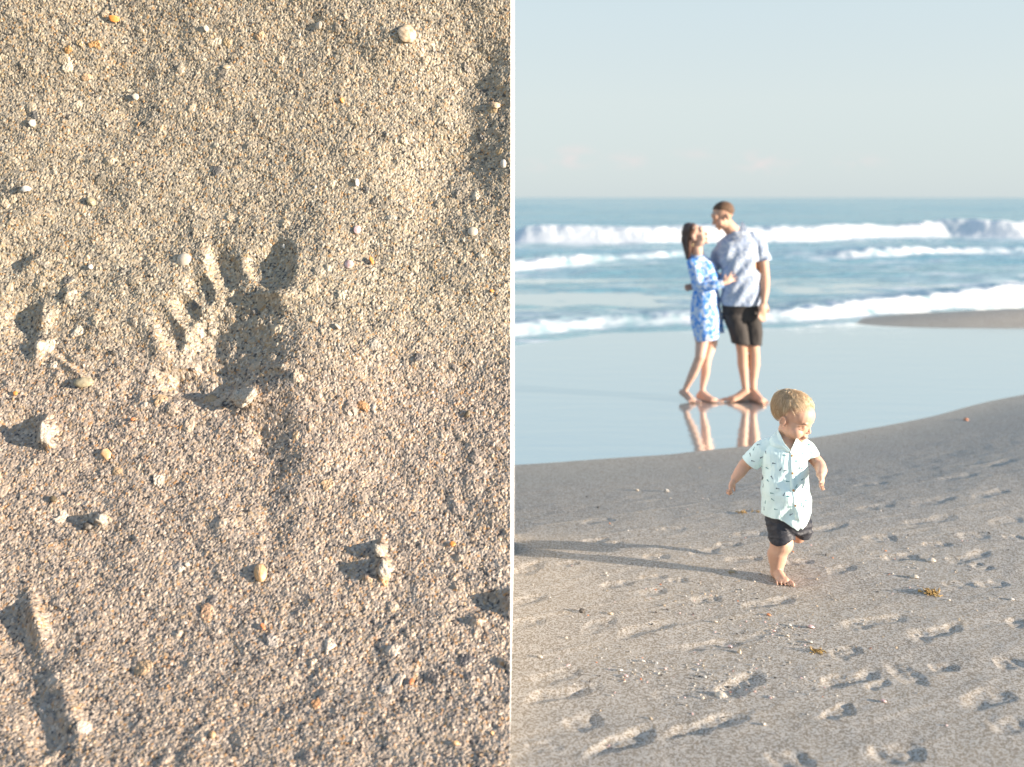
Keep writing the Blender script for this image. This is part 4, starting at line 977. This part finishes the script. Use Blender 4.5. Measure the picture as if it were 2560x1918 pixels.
for (zx, zy, a_, m_) in [(725, 610, 40, 0), (565, 740, 20, 0), (465, 860, -60, 0), (500, 940, -10, 0), (655, 835, -50, 0), (605, 895, 30, 0), (770, 745, 10, 0), (825, 740, 0, 1), (885, 868, 0, 1),
        (755, 968, 0, 0), (670, 1025, -10, 1), (835, 1040, 60, 0), (898, 1058, 0, 0), (730, 1140, -50, 0), (680, 1178, -20, 1), (925, 1188, 0, 1), (800, 1275, 0, 0), (625, 1240, 80, 0), (730, 1332, 0, 1),
        (878, 1345, 60, 0), (930, 1370, 0, 1), (650, 1440, 70, 1), (740, 1410, -30, 1), (960, 1498, 0, 1), (775, 1528, 0, 1), (635, 1520, 80, 0), (965, 1590, 30, 0), (1110, 845, 20, 1), (1085, 710, 10, 1),
        (1020, 940, 0, 1), (1068, 1022, 60, 0), (1098, 1032, 0, 1), (975, 1140, -50, 0), (1103, 1162, 20, 1), (1028, 1245, 60, 1), (1050, 1335, 50, 1), (1150, 1418, 20, 1), (1088, 1468, 80, 1), (1118, 1500, -70, 0),
        (1000, 1445, 70, 0), (1170, 1335, 70, 0), (1180, 1565, 40, 1), (1180, 840, 80, 1), (1180, 740, 20, 1), (1000, 805, 50, 0), (1155, 1275, 0, 1), (510, 790, 80, 1)]:
    mark(1780+zx*.2052, 960+zy*.2052, R(a_), .0135, m_)
for f in bmn.faces: f.material_index += 1
tmp_ = bpy.data.meshes.new('t'); bmn.to_mesh(tmp_); bmn.free(); bmj = bmesh.new(); bmj.from_mesh(shirt.data); bmj.from_mesh(tmp_); bmj.to_mesh(shirt.data); bmj.free(); bpy.data.meshes.remove(tmp_)
shirt.data.materials.append(mprint); shirt.data.materials.append(mprint2)
# placket, collar, buttons
def path_on(bv, pts, lift, nsub=5):
    ps, ns = [], []
    for i in range(len(pts)-1):
        for q in range(nsub):
            f_ = q/nsub; h, n = khit(bv, pts[i][0]*(1-f_)+pts[i+1][0]*f_, pts[i][1]*(1-f_)+pts[i+1][1]*f_)
            if h: ps.append(h+n*lift); ns.append(n)
    return ps, ns
ps, ns = path_on(SB, [(1979, 1131), (1980, 1180), (1982, 1225), (1986, 1258), (1993, 1285), (1996, 1303)], .0004)
pk = link('placket', bm_mesh('placket', ribbon(ps, .020, .0022, ns), True), mshirt, boy)
mbut = mat('wood_button', (.50, .27, .12), .5, .5)
for (x, y) in ((1979.8, 1139.6), (1981.5, 1183.7), (1983.6, 1226), (1988.7, 1263.7)):
    h, n = khit(SB, x, y)
    if not h: continue
    bm = bmesh.new(); bmesh.ops.create_cone(bm, cap_ends=True, segments=20, radius1=.0056, radius2=.0050, depth=.0022); bmesh.ops.bevel(bm, geom=bm.edges[:], offset=.0004, segments=1, affect='EDGES')
    bmesh.ops.transform(bm, matrix=Matrix.Translation(h+n*.0036) @ rot_to(n), verts=bm.verts); link('button', bm_mesh('button', bm), mbut, boy)
def flap(inner, outer, name):
    bm = bmesh.new(); top = []; n = len(inner)
    for (a_, b_) in zip(inner, outer):
        A_, B_ = kp(*a_), kp(*b_); row = []
        for q in range(6):
            f_ = q/5; p = A_.lerp(B_, f_); nb = SB.find_nearest(p)
            base = nb[0]+nb[1]*.004 if nb[0] else p
            lift = Vector((0, -.004, .010))*math.sin(math.pi*min(f_+.12, 1))
            row.append(bm.verts.new(base+lift*(1 if f_ < 1 else .3)+(Vector((0, -.004, .012)) if q == 0 else Vector())))
        top.append(row)
    for i in range(n-1):
        for q in range(5): bm.faces.new([top[i][q], top[i+1][q], top[i+1][q+1], top[i][q+1]])
    o = link(name, bm_mesh(name, bm), mshirt, boy); s2 = o.modifiers.new('t', 'SOLIDIFY'); s2.thickness = .0028; s3 = o.modifiers.new('s', 'SUBSURF'); s3.levels = s3.render_levels = 2
flap([(1944, 1070, .04), (1940, 1078, .0), (1945, 1092, -.05), (1957, 1108, -.07), (1968, 1119, -.08), (1979, 1131, -.08)],
     [(1932, 1074, .05), (1924, 1084, .01), (1918, 1100, -.03), (1924, 1112, -.06), (1950, 1113, -.08), (1976, 1131, -.085)], 'collar')
flap([(1992, 1084, .03), (1991, 1096, -.02), (1990, 1106, -.05), (1987, 1116, -.07), (1982, 1124, -.08), (1979, 1131, -.08)],
     [(2004, 1086, .03), (2009, 1096, .0), (2010, 1106, -.03), (2002, 1116, -.06), (1990, 1124, -.08), (1980, 1132, -.085)], 'collar')
# shorts
mshorts = mat('charcoal_nylon', (.035, .036, .045), .58, .4); bump(mshorts, 26, .006, .4, (1, 1, 2.2), 3)
B = Blob()
B.loft([(kp(1968, 1325, .005), kr(50), kr(44)), (kp(1968, 1300, .005), kr(54), kr(48)), (kp(1968, 1262, .005), kr(52), kr(48))])
B.loft([(kp(1956, 1362, -.022), kr(31), kr(37)), (kp(1954, 1338, -.016), kr(32), kr(40)), (kp(1946, 1300, .0), kr(33), kr(42))])
B.loft([(kp(2004, 1358, .05), kr(21), kr(32)), (kp(2004, 1330, .045), kr(25), kr(35)), (kp(1999, 1300, .03), kr(30), kr(38))])
me = B.build('shorts', .003, 4, .5)
def hem2(co):
    px = co[:, 0]/co[:, 1]*F+1280; return co[:, 2]-(H-(np.interp(px, [1915, 1926, 1944, 1962, 1981, 1984, 2000, 2010, 2022, 2030], [1346, 1351, 1352, 1347, 1335, 1338, 1347, 1349, 1348, 1336])-HZ)*Y0/F)
trim(me, hem2)
co = co_of(me); nn = nrm_of(me); px = co[:, 0]/co[:, 1]*F+1280; py = HZ+(H-co[:, 2])*F/co[:, 1]
set_co(me, co+nn*(.0026*np.sin(py*.42+px*.10+2*vnoise(px*.05, py*.05, 3))*sstep(1290, 1320, py)*np.clip(.3+vnoise(px*.03, py*.04, 9)*2, 0, 1)+.0045*fbm(px*.05, py*.07, 3, 22)+.0025*np.exp(-((py-np.interp(px, [1926, 1944, 1981, 1984, 2010, 2030], [1343, 1345, 1328, 1331, 1342, 1330]))/2.5)**2))[:, None])
sh = link('shorts', me, mshorts, boy); sm_ = sh.modifiers.new('cloth', 'SOLIDIFY'); sm_.thickness = .003; sm_.offset = -1

# ============ the couple on the wet sand
YC = 9.62; cp = lambda x, y, dy=0.0: P(x, y, YC+dy); cr = lambda r_: r_*YC/F; ZW = ZF+.002
man = body_empty('person', (cp(1868, 1000).x, YC, ZW), 'barefoot man in patterned blue-white polo shirt and dark shorts, looking down at the woman')
Mm = Matrix.Translation(cp(1807, 540, -.02)) @ Matrix.Rotation(R(-80), 4, 'Z') @ Matrix.Rotation(R(22), 4, 'X') @ Matrix.Scale(1.02, 4)
B = Blob(); head(B, Mm, True)
B.chain([(cp(1812, 556, 0), cr(17)), (cp(1838, 585, .02), cr(18)), (cp(1845, 605, .02), cr(20))])
B.loft([(cp(1853, 780), cr(38), cr(22)), (cp(1852, 700), cr(40), cr(27)), (cp(1846, 630), cr(44), cr(26)), (cp(1846, 604), cr(34), cr(18))])
B.chain([(cp(1888, 612, 0), cr(12)), (cp(1906, 650, -.02), cr(14.5)), (cp(1912, 696, -.03), cr(12.5)), (cp(1912, 725, -.08), cr(11.5)), (cp(1909, 757, -.12), cr(7.5))])
hand(B, cp(1909, 757, -.12), cp(1903, 800, -.14)-cp(1908, 757, -.12), Vector((-.3, 1, 0)), cr(54), .22, 1)
B.chain([(cp(1806, 628, .06), cr(10)), (cp(1788, 665, .16), cr(13)), (cp(1758, 700, .20), cr(11)), (cp(1735, 716, .14), cr(8))])
hand(B, cp(1737, 716, .14), Vector((-1, -.75, -.1)), Vector((.6, -1, 0)), cr(42), .3, 1)
fa = G(1866, 992, ZW); fb = G(1888, 994, ZW)
B.chain([(cp(1838, 785, .0), cr(21)), (cp(1848, 830, .0), cr(18)), (cp(1854, 866, .0), cr(14.5)), (cp(1856, 884, .01), cr(13.5)), (cp(1857, 910, .02), cr(13.5)), (cp(1861, 950, .02), cr(9.5)), (cp(1864, 978, .02), cr(7.6))])
foot(B, cp(1864, 980, .02), (-1, -.30), ZW, .27, .10, big=-1)
B.chain([(cp(1874, 785, .02), cr(20)), (cp(1880, 830, .02), cr(17)), (cp(1883, 866, .02), cr(15)), (cp(1886, 884, .02), cr(13.5)), (cp(1886, 910, .03), cr(14)), (cp(1883, 950, .03), cr(9.5)), (cp(1883, 978, .03), cr(7.6))])
foot(B, cp(1883, 980, .03), (.42, -1), ZW, .27, .10, big=-1)
me = B.build('body', .0062, 5, .5); mskm = skin('tanned_skin', (.55, .31, .20), (.61, .36, .25), .05); link('body', me, mskm, man)
B = Blob()
B.loft([(cp(1852, 800, .0), cr(48), cr(33)), (cp(1852, 762, 0), cr(48.5), cr(34)), (cp(1853, 710), cr(49), cr(36)), (cp(1850, 670), cr(49), cr(35)), (cp(1844, 630), cr(55), cr(34)), (cp(1845, 606), cr(53), cr(29)), (cp(1850, 590, .01), cr(38), cr(23)), (cp(1846, 578, .01), cr(22), cr(20))])
B.chain([(cp(1880, 596, .0), cr(17)), (cp(1896, 610, 0), cr(20)), (cp(1906, 640, -.02), cr(19)), (cp(1908, 654, -.02), cr(19.5))])
B.chain([(cp(1812, 614, .02), cr(18)), (cp(1799, 634, .08), cr(19)), (cp(1790, 662, .14), cr(18))])
me = B.build('shirt', .0062, 3, .5)
trim(me, lambda co: co[:, 2]-(H-(763-HZ)*YC/F)); cut(me, cp(1908, 651, -.02), Vector((.12, 0, -1)), .13)
co = co_of(me); nn = nrm_of(me); px = co[:, 0]/co[:, 1]*F+1280; py = HZ+(H-co[:, 2])*F/co[:, 1]
set_co(me, co+nn*(.007*np.sin((px+py*.8)*.16+2*vnoise(px*.03, py*.03, 5))*sstep(600, 640, py)+.012*fbm(px*.05, py*.035, 3, 66))[:, None])
mpolo = mat('leaf_print_polo', (.5, .6, .75), .85, .2); noise_col(mpolo, (.27, .34, .48), (.52, .56, .61), 62, .44, .56, 4)
ms_ = link('shirt', me, mpolo, man); q = ms_.modifiers.new('c', 'SOLIDIFY'); q.thickness = .003
# collar
MB = bvh_of(ms_.data)
bm = bmesh.new(); prev = None
for (ix, iy, idy, ox, oy, ody) in [(1849, 556, .10, 1862, 562, .12), (1853, 562, .05, 1868, 574, .06), (1848, 574, -.03, 1862, 588, -.05), (1838, 588, -.08, 1850, 600, -.10), (1829, 594, -.10, 1836, 606, -.12)]:
    a_, b_ = cp(ix, iy, idy), cp(ox, oy, ody); row = [bm.verts.new(a_), bm.verts.new(a_.lerp(b_, .4)+Vector((.012, -.012, .012))), bm.verts.new(b_+Vector((0, -.01, 0)))]
    if prev: [bm.faces.new([prev[c], prev[c+1], row[c+1], row[c]]) for c in range(2)]
    prev = row
bmesh.ops.solidify(bm, geom=bm.faces[:], thickness=.006)
link('collar', bm_mesh('collar', bm), mpolo, man)
B = Blob()
B.loft([(cp(1853, 800, .01), cr(46), cr(30)), (cp(1853, 755, .01), cr(47), cr(32))])
B.loft([(cp(1855, 875, 0), cr(20.5), cr(25)), (cp(1846, 830, 0), cr(25), cr(28)), (cp(1834, 785, .0), cr(28), cr(30))])
B.loft([(cp(1884, 880, .02), cr(19), cr(25)), (cp(1882, 830, .02), cr(23.5), cr(28)), (cp(1877, 785, .01), cr(26), cr(30))])
me = B.build('shorts', .0062, 3, .5); trim(me, lambda co: co[:, 2]-(H-(np.interp(co[:, 0]/co[:, 1]*F+1280, [1830, 1860, 1870, 1905], [857, 859, 861, 863])-HZ)*YC/F))
co = co_of(me); nn = nrm_of(me); px = co[:, 0]/co[:, 1]*F+1280; py = HZ+(H-co[:, 2])*F/co[:, 1]
set_co(me, co+nn*(.010*fbm(px*.05, py*.03, 3, 76))[:, None])
mchino = mat('black_chino', (.045, .038, .034), .75, .3); bump(mchino, 14, .01, .4)
q = link('shorts', me, mchino, man); q = q.modifiers.new('c', 'SOLIDIFY'); q.thickness = .004; q.offset = -1
mhm = mat('cropped_brown_hair', (.10, .055, .03), .7, .3); noise_col(mhm, (.06, .032, .02), (.19, .11, .06), 90, .35, .65); bump(mhm, 200, .006, .6)
def cap(M, hl, C0, RR, puff, m, parent, name='hair', lump_=.02):
    bm = bmesh.new(); rows = []; NA, NE = 72, 22
    for i in range(NE+1):
        row = []
        for j in range(NA):
            a_ = 2*math.pi*j/NA; aa = abs((a_+math.pi) % (2*math.pi)-math.pi); h0 = float(np.interp(aa, hl[0], hl[1])); e_ = h0+(math.pi/2-h0)*i/NE
            g_ = 1+puff*min(1, i/3)+lump_*math.sin(a_*7+3*e_)*math.sin(e_*8)*math.cos(e_)
            row.append(bm.verts.new(M @ scalp(a_, e_, g_, C0, RR)))
        rows.append(row)
    for i in range(NE):
        for j in range(NA): bm.faces.new([rows[i][j], rows[i][(j+1) % NA], rows[i+1][(j+1) % NA], rows[i+1][j]])
    return link(name, bm_mesh(name, bm), m, parent)
cap(Mm, ([0, .6, 1.0, 1.35, 1.6, 1.8, 2.3, 3.2], [.68, .60, .42, .25, .05, -.35, -.62, -.68]), (0, .018, .037), (.078, .100, .088), .018, mhm, man)
mring = mat('gold_metal', (.75, .55, .28), .3, .5, Metallic=1.0)
bm = bmesh.new(); bmesh.ops.create_cone(bm, cap_ends=False, segments=18, radius1=.011, radius2=.011, depth=.005, matrix=Matrix.Translation(cp(1912, 786, -.10)) @ Matrix.Rotation(.2, 4, 'Y'))
bmesh.ops.solidify(bm, geom=bm.faces[:], thickness=.0015); link('ring', bm_mesh('ring', bm), mring, man)

wom = body_empty('person', (cp(1745, 1000).x, YC-.05, ZW), 'barefoot dark-haired woman in short blue and white floral dress, looking up at the man')
Mw = Matrix.Translation(cp(1738, 589, -.03)) @ Matrix.Rotation(R(72), 4, 'Z') @ Matrix.Rotation(R(-24), 4, 'X') @ Matrix.Scale(.98, 4)
B = Blob(); head(B, Mw, True, True)
B.chain([(cp(1738, 604, 0), cr(15)), (cp(1744, 632, .0), cr(14.5)), (cp(1746, 650, 0), cr(16))])
B.loft([(cp(1762, 840, 0), cr(27), cr(22)), (cp(1760, 790), cr(32), cr(25)), (cp(1762, 726), cr(27), cr(21)), (cp(1757, 684), cr(29), cr(21)), (cp(1750, 658), cr(24), cr(14)), (cp(1746, 646), cr(14), cr(10))])
B.chain([(cp(1734, 664, -.06), cr(8)), (cp(1746, 716, -.14), cr(9)), (cp(1790, 714, -.20), cr(9)), (cp(1811, 707, -.20), cr(6))])
hand(B, cp(1811, 707, -.20), cp(1838, 690, -.17)-cp(1811, 707, -.20), Vector((.2, 1, -.1)), cr(42), .12, 1, .55)
B.chain([(cp(1768, 665, .06), cr(8)), (cp(1788, 700, .14), cr(9)), (cp(1800, 690, .22), cr(8))])
B.chain([(cp(1754, 825, -.04), cr(20)), (cp(1755, 858, -.06), cr(16)), (cp(1750, 893, -.10), cr(12.5)), (cp(1744, 908, -.09), cr(11.8)), (cp(1732, 935, -.03), cr(11)), (cp(1717, 965, .03), cr(7.5)), (cp(1710, 981, .05), cr(6.4))])
foot(B, cp(1711, 984, .05), (.45, -1), ZW, .235, .085, heel_up=.035, big=1)
B.chain([(cp(1776, 825, .06), cr(20)), (cp(1778, 858, .04), cr(15.5)), (cp(1767, 896, .0), cr(12)), (cp(1765, 912, .0), cr(11.5)), (cp(1763, 935, .03), cr(11)), (cp(1757, 965, .04), cr(7.3)), (cp(1756, 981, .04), cr(6.2))])
foot(B, cp(1756, 982, .04), (.75, -.8), ZW, .235, .085, big=1)
me = B.build('body', .0058, 5, .5); mskw = skin('light_skin', (.58, .35, .25), (.63, .40, .30), .06); link('body', me, mskw, wom)
B = Blob()
B.loft([(cp(1767, 870, -.03), cr(29), cr(36)), (cp(1766, 846, -.03), cr(29.5), cr(36)), (cp(1761, 800, -.02), cr(35.5), cr(35)), (cp(1760, 765), cr(34), cr(29)), (cp(1763, 728), cr(30), cr(25)), (cp(1759, 690), cr(36), cr(29)), (cp(1752, 660), cr(35), cr(23)), (cp(1747, 645), cr(25), cr(17)), (cp(1744, 638), cr(17), cr(14))])
B.chain([(cp(1730, 658, -.04), cr(13)), (cp(1738, 685, -.10), cr(14)), (cp(1750, 717, -.15), cr(14)), (cp(1780, 716, -.19), cr(12.5)), (cp(1803, 709, -.20), cr(11))])
B.chain([(cp(1770, 660, .05), cr(12)), (cp(1787, 690, .12), cr(13)), (cp(1798, 705, .16), cr(12))])
B.loft([(cp(1797, 834, .12), cr(14), cr(14)), (cp(1790, 780, .10), cr(14), cr(16)), (cp(1784, 725, .08), cr(12), cr(14))])
me = B.build('dress', .0058, 3, .5)
trim(me, lambda co: co[:, 2]-(H-(np.interp(co[:, 0]/co[:, 1]*F+1280, [1735, 1765, 1794, 1798, 1815], [851, 849, 844, 836, 836])-HZ)*YC/F))
cut(me, cp(1806, 708, -.20), Vector((1, 0, .25)), .07)
co = co_of(me); nn = nrm_of(me); px = co[:, 0]/co[:, 1]*F+1280; py = HZ+(H-co[:, 2])*F/co[:, 1]
set_co(me, co+nn*(.008*fbm(px*.07, py*.03, 3, 86)+.006*np.exp(-((py-727)/2.5)**2)*-1)[:, None])
mdress = mat('blue_floral_dress', (.7, .78, .9), .8, .25); r_ = noise_col(mdress, (.06, .25, .70), (.66, .70, .76), 34, .45, .55, 5, rough=.62)
e_ = r_.color_ramp.elements.new(.495); e_.color = (.26, .46, .78, 1)
q = link('dress', me, mdress, wom); q = q.modifiers.new('c', 'SOLIDIFY'); q.thickness = .003
mhw = mat('dark_brown_hair', (.05, .025, .018), .42, .5); noise_col(mhw, (.035, .018, .013), (.13, .06, .035), 30, .35, .65, stretch=(3, 3, .35)); bump(mhw, 90, .006, .6, (2, 2, .25))
cap(Mw, ([0, .5, .9, 1.3, 1.6, 1.9, 2.4, 3.2], [.88, .80, .62, .36, .02, -.35, -.66, -.70]), (0, .018, .037), (.072, .094, .082), .06, mhw, wom)
B = Blob()
B.chain([(cp(1722, 572, 0), cr(16)), (cp(1716, 600, .01), cr(13.5)), (cp(1719, 625, .02), cr(10)), (cp(1720, 645, .02), cr(6))]); B.chain([(cp(1730, 570, -.07), cr(10)), (cp(1722, 600, -.06), cr(8)), (cp(1722, 630, -.05), cr(6)), (cp(1721, 646, -.03), cr(4))])
B.chain([(cp(1728, 572, .06), cr(12)), (cp(1722, 600, .07), cr(11)), (cp(1722, 636, .05), cr(7))])
me = B.build('long_hair', .006, 4, .5); link('long_hair', me, mhw, wom)
bm = bmesh.new(); bmesh.ops.create_uvsphere(bm, u_segments=12, v_segments=8, radius=.011, matrix=Matrix.Translation(cp(1731, 613, -.10)))
link('earring', bm_mesh('earring', bm), mring, wom)
